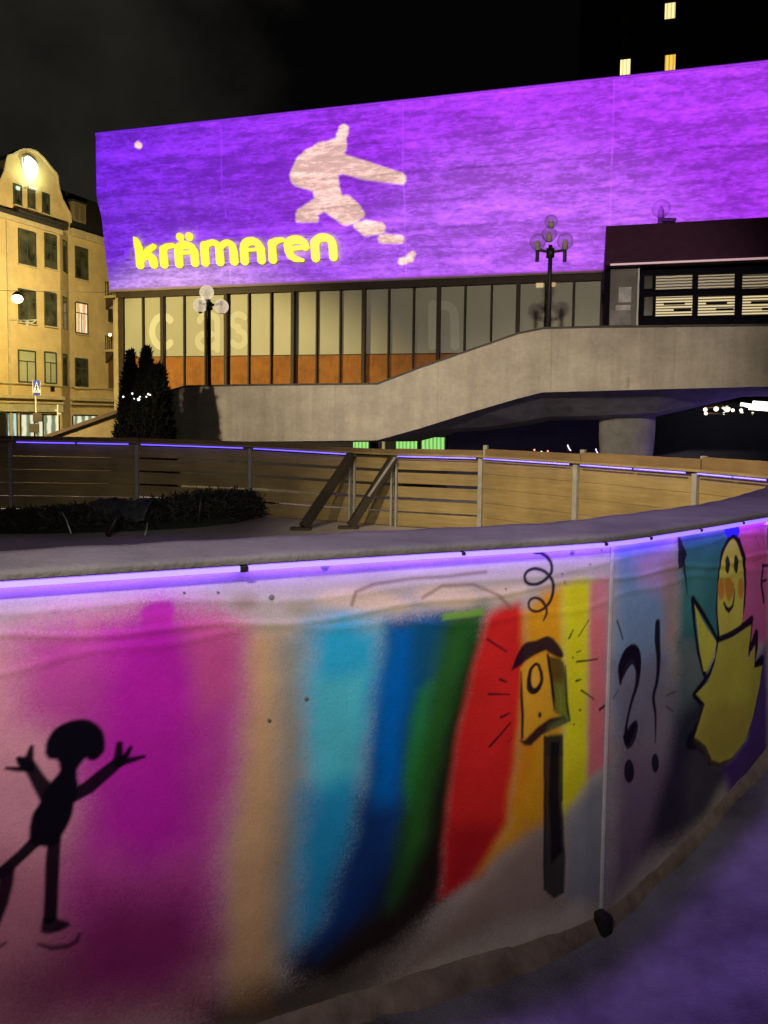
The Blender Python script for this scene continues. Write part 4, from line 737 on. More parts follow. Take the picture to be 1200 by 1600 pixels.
def heap_c():
    t = random.random() * (len(hl) - 1.001); i = int(t); f = t - i
    c = hl[i].lerp(hl[i + 1], f); hh = hr[i] + (hr[i + 1] - hr[i]) * f
    a = random.random() * math.pi; dp = random.uniform(0, 1)
    y = c.y + .2 + .95 * dp + .1 * random.random()
    z = ICE + hh * math.sin(math.pi * (.10 + .85 * dp)) * random.uniform(.45, 1.0)
    p = Vector((c.x + random.gauss(0, .08), y, z)); return p, Vector((random.gauss(0, .5), -.35 + dp, .55))
leaf_cloud(hp, heap_c, 17000, .13, .25, 2, (.03, .09))
core = MB()
rows = []
for q in range(26):
    t = q / 25 * (len(hl) - 1.001); i = int(t); f = t - i; c = hl[i].lerp(hl[i + 1], f); hh = (hr[i] + (hr[i + 1] - hr[i]) * f) * .72
    rows.append([Vector((c.x, c.y + .15 + 1.1 * k / 10, ICE - .01 + hh * math.sin(math.pi * k / 10) * (1 + .3 * mnoise.noise(Vector((c.x * 3, k * .6, 0)))))) for k in range(11)])
hp.grid(rows, 0)
hp.thing('branch_heap', NEEDLE, 'long low heap of dark cut branches lying inside the rink before the far fence', 'branch heap', recalc=False)
tb = at_z(168, 834, ICE); rows = []
for i in range(18):
    rows.append([Vector((tb.x - .36 + i * .042, tb.y + .22 + k * .045, ICE + .30 * math.sin(math.pi * (.10 + .85 * min(1, (.02 + k * .045) / .95))) + .02 + .05 * mnoise.noise(Vector((i * .5, k * .55, 4))) + .02 * mnoise.noise(Vector((i * 1.5, k * 1.3, 9))))) for k in range(11)])
tp = MB(); tp.grid(rows); tp2 = tp.thing('tarpaulin', mat('grey_tarpaulin', (.055, .06, .075), .5, .5, 5), 'crumpled grey tarpaulin lying over the left part of the branch heap', 'tarpaulin', smooth=True, recalc=False)
so = tp2.modifiers.new('solid', 'SOLIDIFY'); so.thickness = .006
for (ax, ay), (bx, by), yy, r_, lab in [((310, 806), (314, 767), 9.2, .030, 'short dark stake standing up from the right part of the branch heap'), ((172, 828), (186, 797), 8.4, .032, 'dark leaning stake poking out beside the grey tarpaulin'), ((227, 832), (230, 817), 8.3, .008, 'thin pale twig poking out at the middle of the branch heap'), ((108, 826), (97, 800), 8.4, .008, 'thin pale twig leaning left of the grey tarpaulin')]:
    sk = MB(); A = at_y(ax, ay, yy); B = at_y(bx, by, yy + .1); sk.tube([A - (B - A) * .3, A.lerp(B, .5) + Vector((.01, 0, 0)), B], [r_, r_ * .9, r_ * .75], 7); sk.thing('stake', M['black'] if r_ > .02 else M['post'], lab, 'stake', smooth=True)

# ================================================================== DEPARTMENT STORE WITH THE FLOODLIT CONCRETE BLOCK
B0 = at_y(152, 210, 38.0); BE = Vector((3.54, -1, 0)).normalized(); BN = Vector((BE.y, -BE.x, 0))      # BN points at the square
def FB(s, inset, z): return Vector((B0.x, B0.y, 0)) + BE * s - BN * inset + Vector((0, 0, z))
def fb(px, py, inset):
    q = hit(px, py, B0 - BN * inset, BN); return (q - B0).dot(BE), q.z
store = empty('department_store', FB(16, 2, -1.8), 'concrete department store with a violet floodlit upper block above a band of tall windows', 'building')
ZT, ZM, ZC, ZB = 15.53, 12.55, 11.75, 8.05
LEN = 44.0
blk = MB(); prof = [(0.0, ZT), (.02, ZM), (.10, ZM - .3), (.40, ZC - .2), (1.0, ZB), (16, ZB), (16, ZT)]
ss = np.linspace(-.1, LEN, 2)
blk.grid([[FB(s, i, z) for i, z in prof + prof[:1]] for s in ss]); blk.add([FB(-.1, i, z) for i, z in prof], [tuple(range(7))]); blk.add([FB(LEN, i, z) for i, z in prof], [tuple(range(7))])
M['facade'] = facade_concrete(); blk.build('upper_block', M['facade'], store)
rc = MB(); rc.box((-.16, -.05, ZT + .002), (LEN, 16, ZT + .09), FB); rc.build('roof_edge', mat('roof_edge_metal', (.5, .48, .5), .6, .15, 3), store)
tr = MB(); tr.box((-.12, .97, ZB - .17), (LEN, 1.5, ZB - .004), FB); tr.build('lower_trim', mat('pale_trim', (.34, .29, .23), .7, .2, 2), store)
tr = MB(); tr.box((.2, 1.12, ZB - .46), (24.7, 1.6, ZB - .175), FB); tr.build('window_head', M['mullion'], store)
GI = 1.32                                  # inset of the glazing
ZS = 4.5; ZF = 1.9; ZH = ZB - .46
mull_px = [191, 224, 255, 289, 323, 357, 391, 426, 461, 498, 535, 571, 609, 647, 686, 727, 767, 807, 852, 895, 940]
ms = [fb(x, 500, GI - .15)[0] for x in mull_px]
pn = len(ms) - 1
ms = [ms[0] + (ms[-1] - ms[0]) * i / pn for i in range(pn + 1)]
rec = MB(); rec.box((.25, GI + .10, -1.9), (24.6, GI + .3, ZH), FB); rec.build('back_wall', mat('dim_back_wall', (.03, .03, .05), .8, .2, 1), store)
for i in range(pn):
    a, b = ms[i] + .06, ms[i + 1] - .06
    p = MB(); p.box((a, GI, ZS + .03), (b, GI + .05, ZH - .02), FB); p.build('window_pane', M['film'], store)
    q = MB(); q.box((a - .02, GI - .03, ZF), (b + .02, GI + .05, ZS), FB); q.build('sill_panel', M['sill'], store)
    q = MB(); q.box((a - .02, GI - .06, ZS), (b + .02, GI - .002, ZS + .045), FB); q.build('sill', M['mullion'], store)
for i, s in enumerate(ms):
    thick = i in (2, 5, 8, 11, 14, 17, 20)
    w = .17 if thick else .075
    m_ = MB(); m_.box((s - w / 2, GI - .16 - (.12 if thick else 0), ZF), (s + w / 2, GI + .06, ZH), FB); m_.build('mullion', M['mullion'], store, bevel=.01)
eg = MB(); eg.box((.14, GI - .2, -1.8), (.30, GI + .2, ZH), FB); eg.box((-.35, GI + .3, -1.8), (-.05, GI + .7, ZH), FB); eg.build('corner_post', M['stucco_trim'], store)
# side return and plinth
sd = MB(); sd.box((.0, GI + .75, -1.8), (LEN, 15.5, ZB - .01), FB); sd.build('lower_block', mat('dark_lower_wall', (.10, .09, .10), .9, .2, 1), store)  # plain dark grey wall below the block
# big pale letters stuck on the window film
def film_word(glyphs, mt, th=.012):
    for segs in glyphs:
        mb = sdf_shape([[(fb(x, y, GI)[0], fb(x, y, GI)[1], r * .034) for x, y, r in c] for c in segs], .045, lambda a, b: FB(a, GI - .003, b), -BN * -.0 + BN * .010)
        mb.build('film_letter', mt, store)
arc = lambda cx, cy, rx, ry, a0, a1, r, n=14: [(cx + rx * math.cos(R(a0 + (a1 - a0) * k / n)), cy - ry * math.sin(R(a0 + (a1 - a0) * k / n)), r) for k in range(n + 1)]
film_word([[arc(255, 518, 17, 24, 48, 312, 5.5)]], M['film_letter'])
film_word([[arc(326, 503, 14, 11, 170, 0, 5), [(340, 503, 5), (340, 546, 5)], arc(323, 533, 14, 12, 60, 330, 5)]], M['film_letter_faint'])
film_word([[arc(373, 501, 11, 10, 30, 270, 4.5), arc(373, 529, 11, 12, 90, -150, 4.5)]], M['film_letter_faint'])
film_word([[[(676, 476, 6), (676, 540, 6)], arc(694, 494, 16, 17, 170, 0, 6), [(710, 494, 6), (711, 540, 6)]]], M['film_letter_faint'])
lp = MB(); s0, z0 = fb(838, 437, GI); s1, z1 = fb(849, 449, GI); lp.box((s0, GI - .02, z1), (s1, GI - .002, z0), FB); lp.build('lit_panel', emit('lit_panel', (1, .78, .38), .55), store)
s0, z0 = fb(863, 440, GI); lp = MB(); lp.box((s0 - .12, GI - .02, z0 - .22), (s0 + .14, GI - .002, z0 + .12), FB); lp.build('lit_panel', emit('lit_panel_dim', (1, .62, .25), .5), store)  # second small glowing panel on the glazing
# ground-floor shop windows glowing green below the bridge
for x0, x1, y0, y1 in ((552, 575, 690, 704), (619, 651, 683, 716), (659, 694, 683, 716)):
    a, zt = fb(x0, y0, GI - .3); b, zb = fb(x1, y1, GI - .3)
    w = MB(); w.box((a, GI - .3, zb), (b, GI - .25, zt), FB); w.build('shop_window', bpy.data.materials.get('green_curtain_window') or emit_bands('green_curtain_window', (.16, .52, .10), (.42, .95, .26), .85, 1.8), store)
    f_ = MB(); f_.box((a - .09, GI - .28, zb - .1), (a - .01, GI + .1, zt + .1), FB); f_.box((b + .01, GI - .28, zb - .1), (b + .09, GI + .1, zt + .1), FB); f_.build('shop_window_frame', M['black'], store)
wp = MB(); a, zt = fb(597, 686, GI - .5); b, zb = fb(601, 712, GI - .5); wp.box((a, GI - .5, zb - .5), (b, GI - .4, zt), FB); wp.build('white_post', M['white'], store)

# the illuminated word on the block
sign = empty('illuminated_sign', FB(6.5, .5, 8.9), 'yellow illuminated word in round lower-case letters low on the violet wall', 'sign')
def zp(x, y): return (190 + x * 350 / 1200, 350 + y * 90 / 309)
SI = .62
def inset_at(z): return .40 + (ZC - .2 - z) / (ZC - .2 - ZB) * .60
def slope_pt(s, z, out): return FB(s, inset_at(z) - out, z)
def letter(strokes, polys=()):
    cv = lambda x, y: fb(*zp(x, y), .60)
    sc = .0099
    segs = [[(*cv(x, y), r * sc) for x, y, r in c] for c in strokes]
    pls = [[cv(x, y) for x, y in q] for q in polys]
    return segs, pls
def A(cx, cy, rx, ry, a0, a1, r0, r1=None, n=12):
    r1 = r0 if r1 is None else r1
    return [(cx + rx * math.cos(R(a0 + (a1 - a0) * k / n)), cy - ry * math.sin(R(a0 + (a1 - a0) * k / n)), r0 + (r1 - r0) * k / n) for k in range(n + 1)]
LET = [
 ([[(92, 110, 16), (97, 135, 20), (97, 219, 20)], [(118, 172, 12), (146, 142, 14), (178, 122, 12)], [(128, 168, 9), (150, 172, 18), (168, 190, 20), (170, 216, 20)], [(97, 180, 20), (150, 172, 14)]], [[(76, 72), (90, 76), (104, 94), (112, 120), (97, 140), (76, 130)]]),
 ([[(226, 138, 18), (226, 215, 20)], [(226, 138, 18), (244, 124, 13), (280, 116, 10)]], []),
 ([[(306, 213, 20), (306, 150, 20)] + A(346, 142, 40, 28, 180, 30, 19, 17), [(380, 130, 17), (391, 150, 19), (391, 207, 20)], [(326, 156, 7), (376, 153, 7)]], []),
 ([[(322, 74, 19), (322.5, 74, 19)]], []), ([[(371, 71, 19), (371.5, 71, 19)]], []),
 ([[(447, 205, 20), (447, 118, 20), (470, 108, 14)] + A(492, 132, 34, 30, 110, 10, 13, 16), [(524, 128, 17), (526, 148, 19), (526, 202, 20)], [(526, 130, 14), (550, 110, 14)] + A(570, 132, 30, 30, 110, 10, 13, 16), [(598, 128, 17), (601, 148, 19), (601, 199, 20)]], []),
 ([[(657, 197, 20), (657, 136, 20)] + A(700, 126, 42, 32, 180, 30, 19, 17), [(736, 112, 17), (747, 134, 19), (747, 192, 20)], [(676, 140, 7), (730, 137, 7)]], []),
 ([[(808, 110, 18), (808, 189, 20)], [(808, 108, 20), (834, 92, 13), (868, 86, 9)]], []),
 ([A(938, 118, 46, 33, -10, 200, 17, 19) + [(894, 140, 19), (904, 168, 18), (924, 184, 15), (966, 192, 8)], [(900, 134, 9), (996, 124, 9)], [(984, 112, 14), (994, 122, 9)]], []),
 ([[(1037, 180, 20), (1037, 100, 20), (1052, 86, 18)] + A(1084, 106, 46, 32, 120, 10, 17, 18), [(1130, 100, 18), (1133, 120, 20), (1133, 174, 20)]], []),
]
M['sign'] = emit('yellow_sign_light', (.98, .90, .004), 1.0, (.6, .55, .02)); M['sign_side'] = mat('sign_return', (.5, .42, .03), .4, .1, 5)
for st, po in LET:
    segs, pls = letter(st, po)
    mb = sdf_shape(segs, .035, lambda a, b: slope_pt(a, b, .24), BN * -.14, polys=pls)
    mb.build('letter', M['sign'], sign)
rl = MB()
for y0, y1 in ((104, 62), (226, 192)):
    s0, z0 = fb(*zp(60, y0), .83); s1, z1 = fb(*zp(1150, y1), .83); zz = (z0 + z1) / 2
    rl.bar(slope_pt(s0, zz, .07), slope_pt(s1, zz, .07), .05, .06)
rl.build('mounting_rail', mat('rail_paint', (.5, .42, .5), .5, .1, 5), sign)
bx = MB(); s0, z0 = fb(*zp(48, 165), .83); bx.box((s0 - .16, .52, z0 - .28), (s0 + .16, .76, z0 + .28), FB); bx.build('switch_box', mat('switch_box', (.5, .48, .5), .6, .1, 5), sign)

# high-rise behind
tow = empty('high_rise', (40, 60, -2), 'dark high-rise rising behind the violet block with three lit windows', 'building')
T0 = at_y(905, 60, 58.0); TE = Vector((.96, -.27, 0)).normalized(); TN = Vector((TE.y, -TE.x, 0))
def FT(s, i, z): return Vector((T0.x, T0.y, 0)) + TE * s - TN * i + Vector((0, 0, z))
tb_ = MB(); tb_.box((0, 0, -2), (26, 16, 62), FT); tb_.build('wall', mat('night_tower_wall', (.055, .05, .048), .9, .15, .6), tow)
def ft(px, py):
    q = hit(px, py, T0, TN); return (q - T0).dot(TE), q.z
win = {(977, 105): (1, .80, .36, 1.5), (1047, 98): (1, .62, .10, 1.1), (1047, 17): (1, .80, .34, 1.3)}
for (px, py), c in win.items():
    s, z = ft(px, py); w = MB(); w.box((s - .36, -.03, z - .55), (s + .36, .01, z + .55), FT); w.build('lit_window', emit_bands('tower_window_%d' % py, tuple(v * .62 for v in c[:3]), c[:3], c[3], 1.2), tow)
    f_ = MB(); f_.box((s - .42, -.05, z - .62), (s - .36, .01, z + .62), FT); f_.box((s + .36, -.05, z - .62), (s + .42, .01, z + .62), FT); f_.build('window_frame', M['dark_metal'], tow)
s0, z0 = ft(977, 105); s1, z1 = ft(1047, 17); z2 = ft(1047, 98)[1]
dz = (z1 - z2) / 2; ds = s1 - s0
for i in range(-1, 5):
    for k in range(-1, 5):
        s = s0 + i * ds; z = z2 + k * dz
        if any(abs(s - ft(*q)[0]) < 1 and abs(z - ft(*q)[1]) < 1.2 for q in win) or s < .5 or s > 25: continue
        w = MB(); w.box((s - .36, -.02, z - .55), (s + .36, .01, z + .55), FT); w.build('window', M['pane'], tow)

# ================================================================== CONCRETE FOOTBRIDGE
bridge = empty('concrete_footbridge', (4, 24, -1.5), 'grey concrete footbridge whose solid parapet climbs from left to right in front of the windows', 'footbridge')
# stations: pixel x, top y, bottom y, depth
def dep(px): return 24.0 * (290 + 3490) / (px + 3490)
ST = []
for px, yt, yb in [(256, 612, 690), (290, 602, 690), (400, 600, 690), (500, 599, 689), (590, 598, 688), (655, 573, 670), (735, 545, 645), (810, 519, 623), (850, 511, 613), (930, 509, 611), (1040, 508, 608), (1200, 506, 604), (1330, 505, 602)]:
    Y = dep(px) if px >= 650 else dep(655) + (655 - px) / FPX * dep(655) * .50
    a = at_y(px, yt, Y); b = at_y(px, yb, Y); ST.append((a.x, a.y, a.z, b.z))
def bsec(i):
    x, y, zt, zb = ST[i]
    p0 = Vector(ST[max(i - 1, 0)][:2]); p1 = Vector(ST[min(i + 1, len(ST) - 1)][:2]); t = (p1 - p0).normalized(); n = Vector((-t.y, t.x))
    return lambda u, z: Vector((x + n.x * u, y + n.y * u, z)), zt, zb
ix = range(len(ST))
def sweep(name, prof, m_, smooth=False):
    rows = []
    for i in ix:
        f_, zt, zb = bsec(i); rows.append([f_(u, w(zt, zb) if callable(w) else zb - w[1] * SPINE[i]) for u, w in prof])
    mb = MB(); mb.grid(rows); n = len(prof) - 1
    mb.add(rows[0][:n], [tuple(range(n))]); mb.add(rows[-1][:n], [tuple(reversed(range(n)))])
    return mb.build(name, m_, bridge, smooth=smooth)
SPINE = [.10, .10, .10, .10, .10, .16, .55, .78, .80, .80, .74, .16, .16]
S_ = lambda k: ('spine', k)
T_ = lambda d: (lambda zt, zb: zt + d); B_ = lambda d: (lambda zt, zb: zb + d)
sweep('parapet', [(0, T_(-.06)), (0, B_(0)), (.28, B_(0)), (.28, T_(-.06)), (0, T_(-.06))], M['concrete'])
sweep('coping', [(-.03, T_(-.057)), (-.03, T_(0)), (.32, T_(0)), (.32, T_(-.057)), (-.03, T_(-.057))], mat('dark_coping', (.075, .066, .06), .8, .3, 4))
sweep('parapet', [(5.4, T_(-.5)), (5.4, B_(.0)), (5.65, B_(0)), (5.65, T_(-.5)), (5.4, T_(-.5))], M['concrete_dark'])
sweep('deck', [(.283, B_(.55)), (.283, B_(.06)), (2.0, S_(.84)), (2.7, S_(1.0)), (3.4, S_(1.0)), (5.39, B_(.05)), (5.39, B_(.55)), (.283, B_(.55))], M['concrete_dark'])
# pier
pc = at_y(979, 690, 23.3); pr = MB(); rows = []
for z, rx in [(-2.2, .80), (.2, .80), (.6, .83), (1.0, .86), (1.4, .87), (1.65, .86), (1.9, .86)]:
    rows.append([Vector((pc.x + rx * math.cos(a), pc.y + .62 * math.sin(a), z)) for a in np.linspace(0, 2 * math.pi, 33)])
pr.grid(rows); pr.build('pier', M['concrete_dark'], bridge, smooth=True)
rp_ = MB(); a = at_y(979.5, 597, dep(980) - .02); rp_.box((a.x - .025, a.y - .03, a.z - .15), (a.x + .025, a.y, a.z + .13)); rp_.build('drain_pipe', mat('drain_pipe', (.4, .38, .34), .6, .1, 5), bridge)

# sloping stair flank on the left with its dark coping
st = empty('stair_flank', at_y(130, 690, 27), 'low beige sloping stair wall with a brown coping left of the dark conifers', 'wall')
q = [at_y(x, y, 27) for x, y in ((40, 700), (62, 689), (178, 648), (262, 622), (262, 760), (40, 760))]
s_ = MB(); s_.hexa(q, (0, .35, 0)); s_.build('wall_face', mat('beige_render', (.46, .36, .22), .9, .2, 2, (1, 1, 1), .2, 20), st)
c_ = MB(); up = Vector((0, 0, .14)); q = [at_y(x, y, 27) + Vector((0, 0, .003)) for x, y in ((36, 700), (62, 689), (178, 648), (264, 621))]
c_.hexa([p - Vector((0, .05, 0)) for p in q] + [p + up - Vector((0, .05, 0)) for p in reversed(q)], (0, .45, 0)); c_.build('coping', mat('brown_coping', (.19, .13, .085), .8, .2, 3), st)

# ================================================================== KIOSK ON THE BRIDGE
KY = 25.6
K0 = at_y(948, 400, KY); KE = BE.copy(); KN = BN.copy()
def FK(s, i, z): return Vector((K0.x, K0.y, 0)) + KE * s - KN * i + Vector((0, 0, z))
def fk(px, py, i=0.0):
    q_ = hit(px, py, K0 - KN * i, KN); return (q_ - K0).dot(KE), q_.z
kiosk = empty('kiosk', FK(5, 1, 2.5), 'dark kiosk with a deep sloping roof fascia and lit slatted windows on the bridge', 'kiosk')
zr0 = fk(955, 350)[1]; zr1 = fk(950, 414, -.45)[1]; zl = 2.9; KL = 13.0
rf = MB(); prof = [(.25, zr0), (-.42, zr1 + .10), (-.45, zr1), (.3, zr1), (5.5, zr1), (5.5, zr0)]
rf.grid([[FK(s, i, z) for i, z in prof + prof[:1]] for s in (-.05, KL)]); rf.add([FK(-.05, i, z) for i, z in prof], [tuple(range(6))]); rf.add([FK(KL, i, z) for i, z in prof], [tuple(range(6))])
rf.build('roof', mat('violet_lit_cladding', (.075, .022, .062), .7, .2, 3), kiosk)  # violet light from around is put into the cladding colour
sg_ = MB(); sg_.box((.12, -.47, zr1 - .02), (KL, -.40, zr1 + .035), FK); sg_.build('edge_light', emit('eaves_light', (1, .60, .66), .42, (.6, .5, .5)), kiosk)
bd = MB(); bd.box((0, .5, zl), (KL, 5.2, zr1 - .004), FK); bd.build('wall', mat('night_blue_wall', (.010, .009, .018), .85, .2, 3, spec=.05), kiosk)
a0, _z = fk(953, 460, .3); a1, _z = fk(995, 460, .3)
pi = MB(); pi.box((a0, .18, zl), (a1, .497, zr1 - .006), FK); pi.build('pillar', mat('pillar_concrete', (.22, .21, .19), .85, .25, 2, (1, 1, 1), .2, 14), kiosk, bevel=.02)
ed = MB(); ed.box((a1 + .003, .14, zl), (a1 + .06, .497, zr1 - .006), FK); ed.build('metal_edge', M['post'], kiosk)
for x0, x1, y0, y1, c in [(967, 986, 449, 472, (.62, .6, .62)), (962, 985, 477, 485, (.6, .58, .6)), (949, 985, 485, 507, (.30, .29, .30))]:
    a, zt = fk(max(x0, 954.5), y0, .17); b, zb = fk(x1, y1, .17); nb = MB(); nb.box((a, .155, zb), (b, .178, zt), FK); nb.build('notice', mat('notice_%d' % y0, c, .6, .35, 3), kiosk)
# frames and slatted lit panes
blind = emit_bands('lit_blind', (.05, .035, .015), (1, .80, .42), .8, 3.4, 'Z', distort=.25)
blind2 = emit_bands('lit_blind_dim', (.012, .011, .012), (.62, .48, .28), .55, 3.2, 'Z', distort=1.2)
gl = .46
for row, (y0, y1, mt_) in enumerate([(431, 451, blind2), (464, 493, blind)]):
    for x0, x1 in [(1007, 1019), (1025, 1081), (1091, 1147), (1160, 1222), (1234, 1296)]:
        dy = (x0 - 1025) * -.012
        a, zt = fk(x0, y0 + dy, gl); b, zb = fk(x1, y1 + dy, gl)
        narrow = x1 - x0 < 20
        pm = MB(); pm.box((a, gl, zb), (b, gl + .03, zt), FK); pm.build('window_pane', M['pane'] if narrow else mt_, kiosk)
        fm = MB(); w = .045
        fm.box((a - w, gl - .06, zb - w), (a, gl + .038, zt + w), FK); fm.box((b, gl - .06, zb - w), (b + w, gl + .038, zt + w), FK)
        fm.box((a, gl - .06, zt), (b, gl + .038, zt + w), FK); fm.box((a, gl - .06, zb - w), (b, gl + .038, zb), FK)
        if not narrow and row: 
            for fx0, fx1, fy in ((.22, .80, .62), (.5, .98, .28)): fm.box((a + (b - a) * fx0, gl - .012, zb + (zt - zb) * fy - .03), (a + (b - a) * fx1, gl - .002, zb + (zt - zb) * fy + .05), FK)
        fm.build('window_frame', M['frame_black'], kiosk)

# ================================================================== GLOBE LAMPS
M['bulb'] = mat('unlit_bulb', (.62, .58, .5), .4, .1, 10)
def globe_lamp(base, label, globes, post_top, arms, gm='globe'):
    root = empty('globe_lamp', base, label, 'street lamp', 'globe lamps on the footbridge')
    p = MB(); p.tube([base, Vector((base.x, base.y, post_top - .9)), Vector((base.x, base.y, post_top))], [.075, .065, .06], 12); p.tube([Vector((base.x, base.y, post_top - .36)), Vector((base.x, base.y, post_top - .10))], .12, 12); p.build('pole', M['black'], root, smooth=True)
    for ax in arms:
        a = MB(); zz = post_top - .20
        a.bar(Vector((base.x, base.y, zz)), Vector((base.x + ax[0], base.y + ax[1], zz + .06)), .07, .07); a.tube([Vector((base.x + ax[0], base.y + ax[1], zz - .28)), Vector((base.x + ax[0], base.y + ax[1], zz + .16))], .055, 10); a.build('arm', M['black'], root)
    for gx_, gy_, gz_, gr in globes:
        c = Vector((base.x + gx_, base.y + gy_, gz_)); gb = MB(); gb.ball(c, gr, 28); g_ = gb.build('globe', M[gm], root, smooth=True, recalc=False)
        bl = MB(); bl.tube([c - Vector((0, 0, gr * .98)), c - Vector((0, 0, gr * .3)), c + Vector((0, 0, gr * .1)), c + Vector((0, 0, gr * .22))], [.09, .085, .06, .02], 10); bl.build('bulb', M['bulb'], g_, smooth=True)
    return root
ly = 26.4; b = at_y(327, 602, ly); k = ly / FPX
zz = lambda px, py, Y=ly: at_y(px, py, Y).z
lx = lambda px, Y=ly: at_y(px, 480, Y).x
globe_lamp(Vector((b.x, ly, b.z - 1.6)), 'black globe lamp with three pale globes in front of the left windows', [(lx(323) - b.x, 0, zz(323, 457), 11 * k), (lx(313) - b.x, 0, zz(313, 477), 11 * k), (lx(346) - b.x, 0, zz(346, 479), 11 * k)], zz(325, 468), [(lx(313) - b.x, 0), (lx(346) - b.x, 0)])
ly2 = dep(857) + 1.1; b = at_y(857, 512, ly2); k = ly2 / FPX; zz2 = lambda px, py: at_y(px, py, ly2).z; lx2 = lambda px: at_y(px, 380, ly2).x
globe_lamp(Vector((b.x, ly2, b.z - 1.6)), 'black globe lamp with clear violet-tinted globes beside the kiosk', [(lx2(840) - b.x, 0, zz2(840, 378), 12.5 * k), (lx2(883) - b.x, 0, zz2(883, 377), 12.5 * k), (lx2(855) - b.x, -.25, zz2(855, 369), 11.5 * k), (0, 0, zz2(858, 346), 10 * k)], zz2(858, 383), [(lx2(840) - b.x, 0), (lx2(883) - b.x, 0)], 'globe_clear')
kc = at_y(1033, 326, 27.2); rg = empty('roof_globe', kc - Vector((0, 0, .6)), 'single clear globe lamp standing above the kiosk roof', 'street lamp')
gb = MB(); gb.ball(kc, .325, 28); g_ = gb.build('globe', M['globe_clear'], rg, smooth=True, recalc=False)
bl = MB(); bl.tube([kc - Vector((0, 0, .32)), kc - Vector((0, 0, .05)), kc + Vector((0, 0, .1))], [.12, .10, .03], 10); bl.build('bulb', mat('roof_bulb', (.25, .12, .22), .5, .1, 9), g_, smooth=True)
nk = MB(); nk.tube([kc - Vector((0, 0, 1.2)), kc - Vector((0, 0, .30))], [.14, .10], 10); nk.box((kc.x - .05, kc.y - .15, kc.z - .48), (kc.x + .50, kc.y + .15, kc.z - .36)); nk.build('neck', M['dark_metal'], rg)

# ================================================================== LIGHT RAIL UNDER THE BRIDGE (RIGHT)
rail = empty('light_rail', at_y(1150, 640, 27), 'bright rail of white spot lamps glowing beneath the bridge at the right', 'lamp')
r_ = MB(); A0 = at_y(1101, 646, 27); A1 = at_y(1235, 647, 26); r_.bar(A0, A1, .07, .05); A2 = at_y(1101, 637, 27); A3 = at_y(1235, 633, 26); r_.bar(A2, A3, .05, .04); r_.build('rail', mat('copper_rail', (.45, .22, .15), .5, .2, 5), rail)
for px, py, rr in [(1102, 640, .07), (1103, 646, .06), (1119, 639, .085), (1131, 646, .045), (1136, 639, .11), (1145, 641, .06), (1158, 641, .06), (1159, 645, .05), (1176, 646, .045), (1130, 637, .05)]:
    bb = MB(); bb.ball(at_y(px, py, 26.8), rr, 12); bb.build('bulb', bpy.data.materials.get('white_bulb') or emit('white_bulb', (1, .90, .70), 2.5), rail, smooth=True)
for (xa, ya), (xb_, yb_), rr in [((1157, 632), (1215, 640), .075), ((1176, 630), (1215, 633), .09), ((1170, 638), (1235, 643), .05)]:
    tb2 = MB(); tb2.tube([at_y(xa, ya, 26.6), at_y(xb_, yb_, 26.2)], rr, 10); tb2.build('light_tube', bpy.data.materials.get('white_tube') or emit('white_tube', (.95, 1, .86), 3), rail, smooth=True)
# ceiling the rail hangs from, back wall of the passage
pw = empty('passage_wall', at_y(1110, 700, 31), 'dark blue passage wall behind the pier beneath the bridge', 'wall')
pm = MB(); q0 = at_y(700, 690, 31.5); q1 = at_y(1330, 690, 28.6); pm.hexa([Vector((q0.x, q0.y, -2)), Vector((q1.x, q1.y, -2)), Vector((q1.x, q1.y, 2.3)), Vector((q0.x, q0.y, 2.3))], (.05, .3, 0)); pm.build('wall_face', mat('navy_wall', (.06, .06, .11), .6, .3, 1), pw)
# small lights of parked cars seen through the passage
for i, (px, py, c, lab) in enumerate([(835, 703, (1, .35, .2), 'small red light low in the dark passage, leftmost of the row'), (846, 706, (1, .75, .5), 'small warm light low in the dark passage beside the red one'), (856, 705, (1, .3, .2), 'small red light low in the dark passage, right of the warm one'), (888, 700, (.85, .85, 1), 'slim white light in the dark passage left of the pier'), (932, 706, (.7, .65, 1), 'curved pale light touching the left edge of the pier')]):
    q = at_y(px, py, 27.5); lt = MB()
    if i < 3: lt.ball(q, .035, 10); lt.box((q.x - .05, q.y + .0, q.z - .05), (q.x + .05, q.y + .06, q.z + .05), mi=1)
    else: lt.tube([q + Vector((-.03, 0, .12)), q + Vector((.0, 0, .03)), q + Vector((.05, 0, -.05)), q + Vector((.10, 0, -.1))], .018, 8); lt.box((q.x - .05, q.y + .03, q.z - .12), (q.x + .1, q.y + .06, q.z + .1), mi=1)
    lt.thing('small_light', [emit('small_light_%d' % i, c, 2.0), M['black']], lab, 'light', 'small lights in the dark passage')

